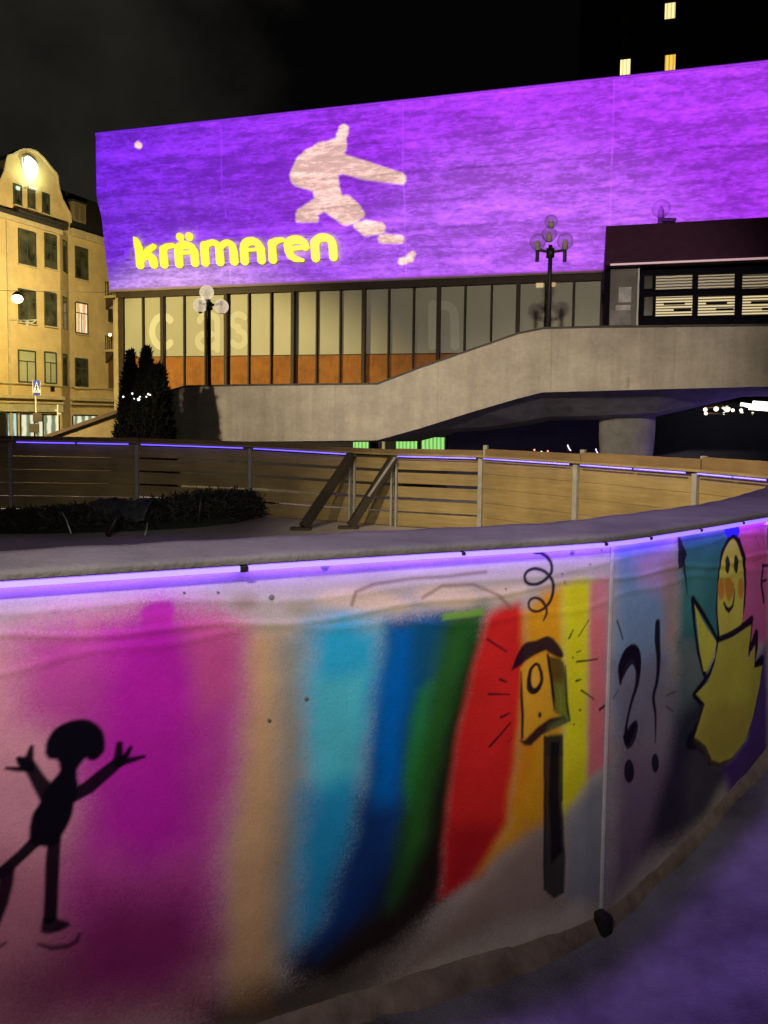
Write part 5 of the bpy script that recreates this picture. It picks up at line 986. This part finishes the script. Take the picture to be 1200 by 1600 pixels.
# ================================================================== CORNER HOUSE WITH THE CURVED GABLE
HA = at_y(11, 500, 44.5); HB = Vector((.39, .92, 0)).normalized(); HN = Vector((HB.y, -HB.x, 0))       # HN out to the square
def FH(s, out, z): return Vector((HA.x, HA.y, 0)) + HB * s + HN * out + Vector((0, 0, z))
def fh(px, py, out=0.0):
    q_ = hit(px, py, HA + HN * out, HN); return (q_ - HA).dot(HB), q_.z
house = empty('gabled_corner_house', FH(4, -3, -1.8), 'yellow stuccoed corner house with a curved gable, lit emblem and shop windows', 'building')
OB = .9
sb1 = fh(95, 500, OB)[0]; sm0 = fh(108, 500, 0)[0]; sl = fh(-70, 500, OB)[0]; s11 = fh(11.5, 500, OB)[0]; sr = 26.0
zc0 = fh(15, 336, OB)[1]                      # cornice
zg = -2.0
bay = MB(); bay.add([FH(s, o, z) for z in (zg, zc0) for s, o in ((sl, -9), (sl, OB), (sb1, OB), (sm0, 0), (sm0, -9))], [(0, 1, 6, 5), (1, 2, 7, 6), (2, 3, 8, 7), (3, 4, 9, 8), (4, 0, 5, 9), (5, 6, 7, 8, 9)])
bay.build('bay_wall', M['stucco'], house)
zm = fh(128, 362, 0)[1]
mw = MB(); mw.box((sm0 + .003, -9, zg), (sr, 0, zm), FH); mw.build('main_wall', M['stucco'], house)
pil = MB(); pil.box((s11, OB, zg), (s11 + .16, OB + .07, zc0 - .02), FH); pil.build('pilaster', M['stucco_trim'], house)
# gable
gp = [(-40, 345), (-22, 318), (-8, 296), (0, 284), (7, 268), (10, 252), (12, 245), (20, 243), (28, 238), (36, 235), (46, 235), (56, 238), (66, 247), (74, 257), (82, 267), (88, 273), (89, 284), (91, 297), (96, 312), (102, 324), (108, 334), (109.5, 348), (109, 356), (60, 345), (15, 334)]
gp3 = [fh(x, y, OB) for x, y in gp]
gm = MB(); gm.hexa([FH(s, OB - .002, z) for s, z in gp3], HN * -.5); gm.build('gable', M['stucco'], house)
ck = MB()
for i in range(2, 21):
    (sa, za), (sb_, zb_) = gp3[i], gp3[i + 1]; up = .10
    d = Vector((sb_ - sa, zb_ - za)).normalized(); nn = Vector((-d.y, d.x))
    ck.add([FH(sa, OB + .08, za - .0), FH(sb_, OB + .08, zb_), FH(sb_ + nn.x * up, OB + .08, zb_ + nn.y * up), FH(sa + nn.x * up, OB + .08, za + nn.y * up), FH(sa, OB - .55, za), FH(sb_, OB - .55, zb_), FH(sb_ + nn.x * up, OB - .55, zb_ + nn.y * up), FH(sa + nn.x * up, OB - .55, za + nn.y * up)], [(0, 1, 2, 3), (7, 6, 5, 4), (0, 4, 5, 1), (3, 2, 6, 7), (0, 3, 7, 4), (1, 5, 6, 2)])
ck.build('gable_coping', M['stucco_trim'], house)
# lit emblem on the gable
es, ez = fh(45, 263, OB); em = MB()
ol = [(x * .82, z * .82) for x, z in [(-.62, .55), (-.30, .80), (.05, .78), (.42, .62), (.66, .30), (.66, -.05), (.50, -.45), (.22, -.72), (-.05, -.80), (-.32, -.60), (-.55, -.25), (-.64, .15)]]
em.hexa([FH(es + x, OB + .16, ez + z) for x, z in ol], HN * -.12); emb = em.build('emblem', emit('emblem_light', (.80, 1, .86), 1.1, (.8, .8, .8)), house)
er = MB()
for i in range(len(ol)):
    a, b = ol[i], ol[(i + 1) % len(ol)]
    if i in (0, 1, 2, 3, 11): er.bar(FH(es + a[0], OB + .18, ez + a[1]), FH(es + b[0], OB + .18, ez + b[1]), .045, .045)
for x0, x1, z in ((-.25, .35, .36), (-.3, .4, .12), (.18, .34, -.52)): er.bar(FH(es + x0, OB + .175, ez + z), FH(es + x1, OB + .175, ez + z - .06), .03, .03)
er.build('emblem_outline', mat('emblem_line', (.30, .36, .34), .5, .1, 9), emb)
lampb = MB(); lampb.box((es - .25, OB, ez - 1.22), (es + .35, OB + .30, ez - 1.12), FH); lampb.build('emblem_lamp', M['white'], house)
lamp('emblem_spot', 'SPOT', FH(es + .1, OB + 1.0, ez - 1.0), (.80, 1, .62), 230, .15, FH(es - .05, OB, ez + .35), 165, 1.0)
# windows
def window(px0, px1, yt, yb, out, style, parent=house, plane=None, bars=True):
    a, zt = fh(px0, yt, out); b_, _ = fh(px1, yt, out); _, zb = fh(px0, yb, out)
    w = MB(); w.box((a, out - .16, zb), (b_, out + .006, zt), FH)
    fr = MB(); t = .075
    fr.box((a - .02, out - .1, zb), (a + t, out + .03, zt), FH); fr.box((b_ - t, out - .1, zb), (b_ + .02, out + .03, zt), FH)
    fr.box((a + t, out - .1, zt - t), (b_ - t, out + .03, zt + .02), FH); fr.box((a + t, out - .1, zb - .02), (b_ - t, out + .03, zb + t), FH)
    if bars:
        m_ = (a + b_) / 2; zz_ = zb + (zt - zb) * .66
        fr.box((m_ - .03, out - .08, zb + t), (m_ + .03, out + .024, zz_ - .03), FH); fr.box((a + t, out - .08, zz_ - .03), (b_ - t, out + .024, zz_ + .03), FH)
    f_ = fr.build('window', M['frame_green'], parent); w.build('pane', style, f_)
    sl_ = MB(); sl_.box((a - .08, out, zb - .10), (b_ + .08, out + .12, zb - .024), FH); sl_.build('sill', M['stucco_trim'], f_)
warm = emit_bands('warm_room', (.80, .40, .16), (1, .80, .50), 1.0, 1.6)
pale = mat('pale_blind', (.42, .44, .30), .6, .15, 1.5)
for x0, x1, r3 in [(28, 55.5, ((356, 411), (450, 502), (546, 597))), (69, 88, ((363, 417), (455, 508), (549, 599)))]:
    for i, (a, b_) in enumerate(r3): window(x0, x1, a, b_, OB, pale if i == 2 else M['pane'], bars=True)
for a, b_ in ((373, 423), (462, 513), (552, 602)):
    # narrow windows on the splayed cheek of the bay
    p0 = FH(sb1, OB, 0); p1 = FH(sm0, 0, 0); cn = Vector((p1.y - p0.y, -(p1.x - p0.x), 0)).normalized(); ct = (p1 - p0).normalized()
    qa = hit(97.5, a, p0, cn); qb = hit(104.5, a, p0, cn); za = qa.z; zb = hit(97.5, b_, p0, cn).z
    ua, ub = (qa - p0).dot(ct), (qb - p0).dot(ct); C_ = lambda u, o, z: p0 + ct * u + cn * o + Vector((0, 0, z))
    fr = MB(); fr.box((ua, -.05, zb), (ua + .07, .03, za), C_); fr.box((ub - .07, -.05, zb), (ub, .03, za), C_); fr.box((ua + .07, -.05, za - .07), (ub - .07, .03, za), C_); f_ = fr.build('window', M['frame_green'], house)
    w = MB(); w.box((ua + .07, -.04, zb), (ub - .07, .01, za - .07), C_); w.build('pane', M['pane'], f_)
for i, (a, b_) in enumerate(((384, 434), (471, 520), (559, 605))): window(117, 137, a, b_, 0, warm if i == 1 else M['pane'])
for x0, x1, a, b_ in ((20.5, 33.5, 286, 318), (43, 54.5, 293, 324), (65.5, 77, 300, 332)): window(x0, x1, a, b_, OB, M['pane'], bars=False)
# cornice ledge under the gable windows, string courses, main cornice
cl = MB(); a, z1_ = fh(13, 327, OB); b_, _ = fh(97, 340, OB)
cl.box((sl, OB, zc0 - .02), (sb1 + .2, OB + .55, zc0 + .16), FH); cl.box((a + .2, OB, zc0 + .163), (b_, OB + .62, zc0 + .34), FH); cl.build('cornice', M['roof'], house, bevel=.04)
cl = MB(); cl.box((sl, OB, zc0 - .32), (sb1 + .05, OB + .28, zc0 - .024), FH); cl.box((sm0 + .1, 0, zm - .5), (sr, .3, zm - .004), FH); cl.build('cornice_moulding', M['stucco_trim'], house, bevel=.05)
for yy, hh, oo in ((598, .10, .10), (617, .22, .30), (627, .12, .20)):
    z_ = fh(30, yy, OB)[1]; sc_ = MB(); sc_.box((sl, OB, z_ - hh), (sb1 - .004, OB + oo, z_), FH); sc_.box((sm0 + .05, 0, z_ - hh), (sr, oo, z_), FH); sc_.build('string_course', M['stucco_trim'], house, bevel=.02)
vb = MB(); s_v, z_v = fh(82, 608, OB); vb.box((s_v - .16, OB, z_v - .16), (s_v + .16, OB + .03, z_v + .16), FH); vb.build('vent', M['black'], house)
# shop fascia and shop windows
zf0 = fh(30, 628, OB)[1]; zf1 = fh(30, 643, OB)[1]
fa = MB(); fa.box((sl, OB + .003, zf1), (sb1 - .05, OB + .16, zf0 - .12), FH); fa.build('shop_fascia', mat('shop_fascia', (.46, .42, .28), .8, .2, 2), house)
shop = emit_bands('shop_light', (.20, .26, .14), (1, .98, .70), .8, 1.3)
shop2 = emit_bands('shop_light_cool', (.12, .26, .24), (.62, .88, .80), .8, 1.1)
for x0, x1, y0, y1, o_, mt_ in ((11, 25, 646, 688, OB, shop2), (32, 52, 648, 690, OB, shop), (54, 66, 649, 690, OB, shop), (67, 91, 649, 692, OB, shop)):
    a, zt = fh(x0, y0, o_); b_, _ = fh(x1, y0, o_); zb = fh(x0, y1, o_)[1]
    fr = MB(); fr.box((a - .06, o_ - .02, zb), (a, o_ + .05, zt), FH); fr.box((b_, o_ - .02, zb), (b_ + .06, o_ + .05, zt), FH); fr.box((a, o_ - .02, zt), (b_, o_ + .05, zt + .08), FH); f_ = fr.build('shop_window', M['black'], house)
    w = MB(); w.box((a, o_ - .1, zb), (b_, o_ + .012, zt), FH); w.build('pane', mt_, f_)
a, zt = fh(114, 650, 0); b_, _ = fh(152, 650, 0); zb = fh(114, 690, 0)[1]
fr = MB(); fr.box((a - .08, -.02, zb), (a, .05, zt), FH); fr.box((b_, -.02, zb), (b_ + .08, .05, zt), FH); fr.box((a, -.02, zt), (b_, .05, zt + .1), FH); f_ = fr.build('shop_window', M['black'], house); w = MB(); w.box((a, -.1, zb), (b_, .012, zt), FH); w.build('pane', shop, f_)
dk = MB(); a, zt = fh(-30, 645, OB); b_, _ = fh(9, 645, OB); dk.box((a, OB - .1, zg), (b_, OB + .02, zt), FH); dk.build('shop_door', M['black'], house)
# mansard, dormer
rf = MB(); rf.add([FH(sm0 + .1, -.1, zm), FH(sr, -.1, zm), FH(sr, -1.7, zm + 2.9), FH(sm0 + .1, -1.7, zm + 2.9), FH(sm0 + .1, -8.8, zm), FH(sr, -8.8, zm), FH(sr, -7, zm + 2.9), FH(sm0 + .1, -7, zm + 2.9)], [(0, 1, 2, 3), (3, 2, 6, 7), (7, 6, 5, 4), (0, 3, 7, 4), (1, 5, 6, 2)]); rf.build('roof', M['roof'], house)
rf = MB(); rf.add([FH(sl, .2, zc0 + .2), FH(sb1 - .2, .2, zc0 + .2), FH(sb1 - .2, -1.6, zc0 + 3.0), FH(sl, -1.6, zc0 + 3.0), FH(sl, -8.8, zc0 + .2), FH(sb1 - .2, -8.8, zc0 + .2), FH(sb1 - .2, -7, zc0 + 3.0), FH(sl, -7, zc0 + 3.0)], [(0, 1, 2, 3), (3, 2, 6, 7), (7, 6, 5, 4), (0, 3, 7, 4), (1, 5, 6, 2)]); rf.build('roof', M['roof'], house)
a, zt = fh(114, 314, -.5); b_, _ = fh(134, 314, -.5); zb = fh(114, 343, -.5)[1]
dm = MB(); dm.box((a, -2.4, zb - .3), (b_, -.5, zt), FH); dmo = dm.build('dormer', mat('dormer_wood', (.26, .21, .12), .8, .2, 3), house)
dw = MB(); dw.box((a - .08, -2.4, zt + .002), (b_ + .08, -.42, zt + .12), FH); dw.build('dormer_roof', M['roof'], dmo)
dw = MB(); m_ = (a + b_) / 2; dw.box((a + .12, -.49, zb + .05), (m_ - .05, -.478, zt - .12), FH); dw.box((m_ + .05, -.49, zb + .05), (b_ - .12, -.478, zt - .12), FH); dw.build('dormer_shutter', mat('dormer_shutter', (.16, .13, .075), .8, .2, 3), dmo)
# balconies on the main wall next to the concrete block
for yslab, yrail, nm in ((462, 440, 1), (546, 522, 0)):
    a, z_ = fh(163, yslab, 0); b_ = a + 2.0
    bc = MB(); bc.box((a, .002, z_ - .16), (b_, .95, z_), FH); bal = bc.build('balcony', M['stucco_trim'], house)
    rl_ = MB(); zr = z_ + .95
    rl_.box((a, .90, zr - .05), (b_, .95, zr), FH); rl_.box((a, .05, zr - .05), (a + .05, .90, zr), FH)
    for q in range(12): rl_.box((a + q * (b_ - a - .04) / 11, .91, z_), (a + q * (b_ - a - .04) / 11 + .035, .94, zr - .05), FH)
    for q in range(5): rl_.box((a + .01, .08 + q * .18, z_), (a + .04, .11 + q * .18, zr - .05), FH)
    rl_.build('railing', M['black'], bal)
    br_ = MB()
    for s in (a + .1, b_ - .3): br_.add([FH(s, 0.004, z_ - .163), FH(s, .85, z_ - .163), FH(s, .004, z_ - .95), FH(s + .12, .004, z_ - .163), FH(s + .12, .85, z_ - .163), FH(s + .12, .004, z_ - .95)], [(0, 1, 2), (5, 4, 3), (0, 3, 4, 1), (1, 4, 5, 2), (2, 5, 3, 0)])
    br_.build('bracket', M['mullion'], bal)
bl_ = MB(); s_b, z_b = fh(172, 523, .6); bl_.ball(FH(s_b, .6, z_b), .10, 10); bl_.build('balcony_lamp', emit('balcony_lamp', (1, .86, .6), 6), house)
window(169, 179, 482, 503, 0, M['pane'], bars=False)
bd_ = MB(); a, zt = fh(169, 565, 0); b_, _ = fh(180, 565, 0); zb = fh(169, 609, 0)[1]; bd_.box((a, 0, zb), (b_, .04, zt), FH); bd_.build('brown_shutter', mat('brown_shutter', (.20, .11, .05), .7, .2, 4), house)

# ================================================================== STREET THINGS ON THE LEFT
hlp = at_y(27, 467, 36.5)
hl_ = empty('hanging_street_lamp', hlp, 'glowing yellow-white street lamp hung on a wire in front of the yellow house', 'street lamp')
lb = MB(); lb.ball(hlp, .26, 20, .8); lb.build('globe', emit('sodium_globe', (1, .86, .36), 7), hl_, smooth=True)
lb = MB(); lb.tube([hlp + Vector((0, 0, .18)), hlp + Vector((0, 0, .30)), hlp + Vector((0, 0, .36))], [.24, .14, .05], 14); lb.build('cap', M['black'], hl_, smooth=True)
lb = MB(); lb.tube([at_y(-80, 452, 36.5), hlp + Vector((0, 0, .38)), at_y(165, 457, 43)], .012, 5); lb.build('wire', M['black'], hl_)
gl_ = at_y(43, 500, 36.0); hd = empty('hanging_wire_lamp', gl_, 'white curled lamp bracket hanging from a pale wire beneath the glowing street lamp', 'lamp')
w_ = MB(); w_.tube([at_y(15, 500, 36), at_y(43, 500.5, 36), at_y(66, 499, 36)], .022, 6); w_.build('wire', M['white'], hd)
w_ = MB()
for sg in (-1, 1): w_.tube([gl_ + Vector((sg * x, 0, z)) for x, z in ((.0, -.02), (.10, -.14), (.24, -.13), (.36, -.05), (.40, 0))], .035, 6)
w_.tube([gl_ + Vector((0, 0, 0)), gl_ + Vector((0, 0, -.3)), gl_ + Vector((.06, 0, -.42))], [.04, .07, .02], 8); w_.build('bracket', M['white'], hd, smooth=True)
# pedestrian crossing sign
sy = 31.0; sp = at_y(57, 640, sy)
ps = empty('pedestrian_sign', Vector((sp.x, sy, ground_z(sp.x, sy))), 'blue pedestrian crossing sign with a white triangle on a thin pole', 'sign')
q = MB(); q.tube([Vector((sp.x, sy, -1.8)), Vector((sp.x - .02, sy, at_y(57, 600, sy).z))], .035, 8); q.build('pole', M['post'], ps, smooth=True)
c0 = at_y(57.3, 606, sy - .05); hw, hh = .165, .31
q = MB(); q.box((c0.x - hw, c0.y, c0.z - hh), (c0.x + hw, c0.y + .02, c0.z + hh)); pl_ = q.build('plate', mat('sign_blue', (.02, .05, .42), .4, .05, 5), ps)
q = MB(); tri = lambda s, o: [Vector((c0.x - hw * .9 * s, c0.y - o, c0.z - hh * .62 * s)), Vector((c0.x + hw * .9 * s, c0.y - o, c0.z - hh * .62 * s)), Vector((c0.x, c0.y - o, c0.z + hh * .86 * s))]
q.hexa(tri(1, .006), (0, .004, 0))
for a, b_, c_2, d in ((-hw, -hw + .018, -hh, hh), (hw - .018, hw, -hh, hh)): q.box((c0.x + a, c0.y - .006, c0.z + c_2), (c0.x + b_, c0.y - .002, c0.z + d))
q.build('triangle', mat('sign_white', (.8, .8, .78), .4, .05, 5), pl_)
q = MB(); o_ = c0.y - .012; X = lambda x, z: Vector((c0.x + x, o_, c0.z + z))
q.ball(X(.005, .135), .028, 10); q.bar(X(.0, .10), X(-.005, -.02), .05, .008, (0, 1, 0)); q.bar(X(-.005, -.02), X(-.06, -.18), .028, .008, (0, 1, 0)); q.bar(X(-.005, -.02), X(.05, -.18), .028, .008, (0, 1, 0)); q.bar(X(.0, .08), X(.055, .0), .02, .008, (0, 1, 0)); q.bar(X(.0, .08), X(-.05, .01), .02, .008, (0, 1, 0)); q.build('pictogram', M['black'], pl_)
for (x0, x1, y0, y1), lab in [((51, 66, 645, 659), 'upper of two dark plates below the pedestrian sign'), ((45, 61, 662, 676), 'lower of two dark plates below the pedestrian sign')]:
    a = at_y(x0, y0, sy - .1); b_ = at_y(x1, y1, sy - .1); q = MB(); q.box((a.x, sy - .10, b_.z), (b_.x, sy - .06, a.z)); q.box((a.x + .15, sy - .06, b_.z + .12), (a.x + .22, sy - .03, a.z - .1)); q.build('back_plate', mat('plate_back', (.07, .055, .045), .6, .2, 6), ps, bevel=.008)
ap = at_y(91, 660, 33); am = empty('white_mast', Vector((ap.x, 33, -1.8)), 'thin white mast with short cross pieces before the shop windows', 'mast')
q = MB(); q.tube([Vector((ap.x, 33, -1.8)), at_y(90, 632, 33)], .03, 8); q.build('pole', M['white'], am, smooth=True)
q = MB(); q.bar(at_y(86, 641, 33), at_y(91, 641, 33), .03, .05); q.bar(at_y(90, 646.5, 33), at_y(96, 646, 33), .03, .05); q.build('cross_piece', M['white'], am)

# ================================================================== DARK CONIFERS
CON = [mat('conifer_scales', (.006, .009, .006), .9, .4, 6, spec=.05), mat('conifer_inner', (.008, .007, .006), .9, .4, 6, spec=.05)]
def conifer(px, ytop, px0, px1, Y, label, count, ex=.8):
    top = at_y(px, ytop, Y); wl = (px1 - px0) / FPX * Y / 2; cx = at_y((px0 + px1) / 2, 660, Y).x; zb = -1.2
    root = empty('conifer', Vector((cx, Y, zb)), label, 'tree', 'conifers at the foot of the bridge')
    tk = MB(); tk.tube([Vector((cx, Y, zb)), Vector((cx, Y, zb + 1.5)), Vector((top.x, Y, top.z - .4))], [.12, .09, .02], 8); tk.build('trunk', M['beam'], root, smooth=True)
    cw = MB(); ph = random.random() * 9
    def rad(h, a): return wl * 1.12 * (max(0, 1 - h) ** ex) * (.35 + .65 * min(1, h / .12 + .6)) * (1 + .22 * mnoise.noise(Vector((math.cos(a) * 1.4 + ph, math.sin(a) * 1.4, h * 5))) + .12 * mnoise.noise(Vector((a * 3 + ph, h * 14, 0))))
    def cf():
        h = 1 - random.random() ** .8; h = random.random() ** 1.15; a = random.random() * 2 * math.pi; r_ = rad(h, a) * random.uniform(.72, 1.03)
        c = Vector((cx + (top.x - cx) * h, Y, zb + (top.z - zb) * h)); return c + Vector((math.cos(a) * r_, math.sin(a) * r_, 0)), Vector((math.cos(a) * .55, math.sin(a) * .55, 1.0))
    leaf_cloud(cw, cf, count, .16, -.05, 2, (.07, .16))
    rows = [[Vector((cx + (top.x - cx) * h + math.cos(a) * rad(h, a) * .80, Y + math.sin(a) * rad(h, a) * .80, zb + (top.z - zb) * h)) for a in np.linspace(0, 2 * math.pi, 15)] for h in np.linspace(0, .97, 16)]
    cw.grid(rows, 1); cw.build('crown', CON, root, recalc=False)
    return root
conifer(204, 553, 172, 232, 22.6, 'dark conifer with the lower pointed top, left of the tallest conifer', 7000)
conifer(229, 547, 186, 262, 22.3, 'tallest dark conifer in the clump at the left end of the bridge', 8000)
conifer(247, 574, 214, 274, 22.0, 'short blunt dark conifer nearest the left end of the bridge parapet', 6000, .45)
sl2 = MB()
pts = [(193, 620), (207, 615), (210, 623), (217, 624), (219, 620), (229, 620), (232, 616), (235, 617)]
P3 = [at_y(x, y, 21.2) for x, y in pts]
sl2.tube(P3, .008, 5, 1)
for p_, r_ in zip(P3, (.028, .028, .018, .045, .022, .022, .03, .022)): sl2.ball(p_ + Vector((0, -.02, 0)), r_, 8, mi=0)
sl2.thing('string_lights', [emit('white_fairy_light', (1, .93, .8), 2.4), M['black']], 'short string of white fairy lights hung across the dark conifers', 'string lights')

# ================================================================== THE PROJECTOR ON A MAST ACROSS THE SQUARE (violet wash with the figure of a player)
PS, PIN, PZ = 12.5, -33.0, 11.9            # facade coordinate, distance in front of the wall, height
pj = bpy.data.lights.new('facade_projector', 'SPOT'); pj.energy = PROJ_W; pj.spot_size = R(125); pj.spot_blend = 0.0; pj.shadow_soft_size = .03
pjo = bpy.data.objects.new('facade_projector', pj); COL.objects.link(pjo)
zax = BN.copy(); xax = BE.copy(); yax = Vector((0, 0, 1))
pjo.matrix_world = Matrix.Translation(FB(PS, PIN, PZ)) @ Matrix((xax, yax, zax)).transposed().to_4x4()
pj.use_nodes = True; nt = pj.node_tree; emn = nt.nodes['Emission']; N = nt.nodes.new; Lk = nt.links.new
def mth(op, a, b=None, c=None, clamp=False):
    n = N('ShaderNodeMath'); n.operation = op; n.use_clamp = clamp
    for i, v in enumerate((a, b, c)):
        if v is None: continue
        if isinstance(v, (int, float)): n.inputs[i].default_value = v
        else: Lk(v, n.inputs[i])
    return n.outputs[0]
def vop(op, a, b=None, out=0):
    n = N('ShaderNodeVectorMath'); n.operation = op
    for i, v in enumerate((a, b)):
        if v is None: continue
        if isinstance(v, tuple): n.inputs[i].default_value = v
        else: Lk(v, n.inputs[i])
    return n.outputs['Value'] if out else n.outputs[0]
tc = N('ShaderNodeTexCoord'); sp_ = N('ShaderNodeSeparateXYZ'); Lk(tc.outputs['Normal'], sp_.inputs[0])
nzm = mth('MULTIPLY', sp_.outputs[2], -1.0)
D0 = -PIN
u = mth('MULTIPLY', mth('DIVIDE', sp_.outputs[0], nzm), D0); v = mth('MULTIPLY', mth('DIVIDE', sp_.outputs[1], nzm), D0)    # metres on the wall plane
uv = N('ShaderNodeCombineXYZ'); Lk(u, uv.inputs[0]); Lk(v, uv.inputs[1]); UV = uv.outputs[0]
def slide(px, py, ins):
    """slide coordinates of the wall point seen at a pixel (wall inset ins)"""
    s, z = fb(px, py, ins); k = D0 / (D0 + ins); return ((s - PS) * k, (z - PZ) * k)
def insz(py): return 0.0 if py < 300 else (.25 if py < 335 else .7)
# the slide: capsules of the player's figure
zf = lambda x, y: (400 + x * 260 / 1200, 180 + y * 250 / 1154)
FIG = [[(630, 105, 36), (630, 130, 34)], [(615, 140, 34), (605, 230, 48)], [(560, 230, 55), (400, 330, 88)], [(350, 350, 70), (310, 430, 68)], [(310, 440, 66), (400, 470, 60)], [(480, 300, 100), (480, 420, 110)], [(560, 300, 70), (600, 350, 70)], [(600, 345, 62), (800, 400, 58)], [(800, 400, 56), (1040, 452, 34)], [(490, 430, 100), (510, 560, 95)], [(520, 560, 90), (540, 620, 80)], [(450, 640, 52), (345, 730, 48)], [(310, 762, 16), (440, 755, 22)], [(560, 640, 75), (640, 690, 80)], [(640, 640, 60), (680, 690, 70)], [(700, 700, 40), (765, 722, 28)], [(730, 800, 22), (800, 818, 50)], [(800, 818, 50), (900, 818, 36)], [(910, 890, 30), (1040, 895, 26)], [(1040, 1045, 22), (1110, 1030, 18)], [(1100, 1010, 20), (1125, 995, 18)]]
mpp = .0332 * 260 / 1200 * .96       # metres on the wall per zoomed pixel
dmin = None
def capsule(a, b, ra, rb):
    ba = (b[0] - a[0], b[1] - a[1], 0); L2 = ba[0] ** 2 + ba[1] ** 2 + 1e-9
    pa = vop('SUBTRACT', UV, (a[0], a[1], 0)); h = mth('MULTIPLY', vop('DOT_PRODUCT', pa, ba, 1), 1 / L2, clamp=True)
    n = N('ShaderNodeVectorMath'); n.operation = 'SCALE'; n.inputs[0].default_value = ba; Lk(h, n.inputs['Scale'])
    d = vop('LENGTH', vop('SUBTRACT', pa, n.outputs[0]), out=1)
    return mth('SUBTRACT', d, mth('MULTIPLY_ADD', h, rb - ra, ra))
for (x0, y0, r0), (x1, y1, r1) in FIG:
    p0 = zf(x0, y0); p1 = zf(x1, y1)
    d = capsule(slide(*p0, insz(p0[1])), slide(*p1, insz(p1[1])), r0 * mpp, r1 * mpp)
    dmin = d if dmin is None else mth('MINIMUM', dmin, d)
p0 = (216, 226); d = capsule(slide(215, 226, 0), slide(218, 228, 0), .16, .14); dmin = mth('MINIMUM', dmin, d)
fig = mth('MULTIPLY_ADD', dmin, -9.0, .5, clamp=True)
# rectangle of the slide = the concrete block only
kb_ = D0 / (D0 + 1.0)
u0 = -PS - .12; u1 = 60.0; v0 = (ZB - PZ) * kb_ - .10; v1 = (ZT - PZ) + .09
ed = lambda x, lo, hi, w: mth('MULTIPLY', mth('MULTIPLY_ADD', mth('SUBTRACT', x, lo), 1 / w, 0.0, clamp=True), mth('MULTIPLY_ADD', mth('SUBTRACT', hi, x), 1 / w, 0.0, clamp=True))
mask = mth('MULTIPLY', ed(u, u0, u1, .03), ed(v, v0, v1, .05))
# even out the fall-off of a single lens over the long wall (as a slide does)
r2 = mth('ADD', mth('MULTIPLY', u, u), mth('MULTIPLY', v, v)); comp = mth('POWER', mth('MULTIPLY_ADD', r2, 1 / (D0 * D0), 1.0), 1.5)
tu = N('ShaderNodeMapRange'); tu.inputs[1].default_value = -13; tu.inputs[2].default_value = 8; Lk(u, tu.inputs[0])
pur = N('ShaderNodeMix'); pur.data_type = 'RGBA'; Lk(tu.outputs[0], pur.inputs['Factor']); pur.inputs['A'].default_value = (*PUR_L, 1); pur.inputs['B'].default_value = (*PUR_R, 1)
# glow near the upper edge of the wall
mixf = N('ShaderNodeMix'); mixf.data_type = 'RGBA'; Lk(fig, mixf.inputs['Factor']); Lk(pur.outputs['Result'], mixf.inputs['A']); mixf.inputs['B'].default_value = (*FIGC, 1)
Lk(mixf.outputs['Result'], emn.inputs['Color']); Lk(mth('MULTIPLY', mask, comp), emn.inputs['Strength'])
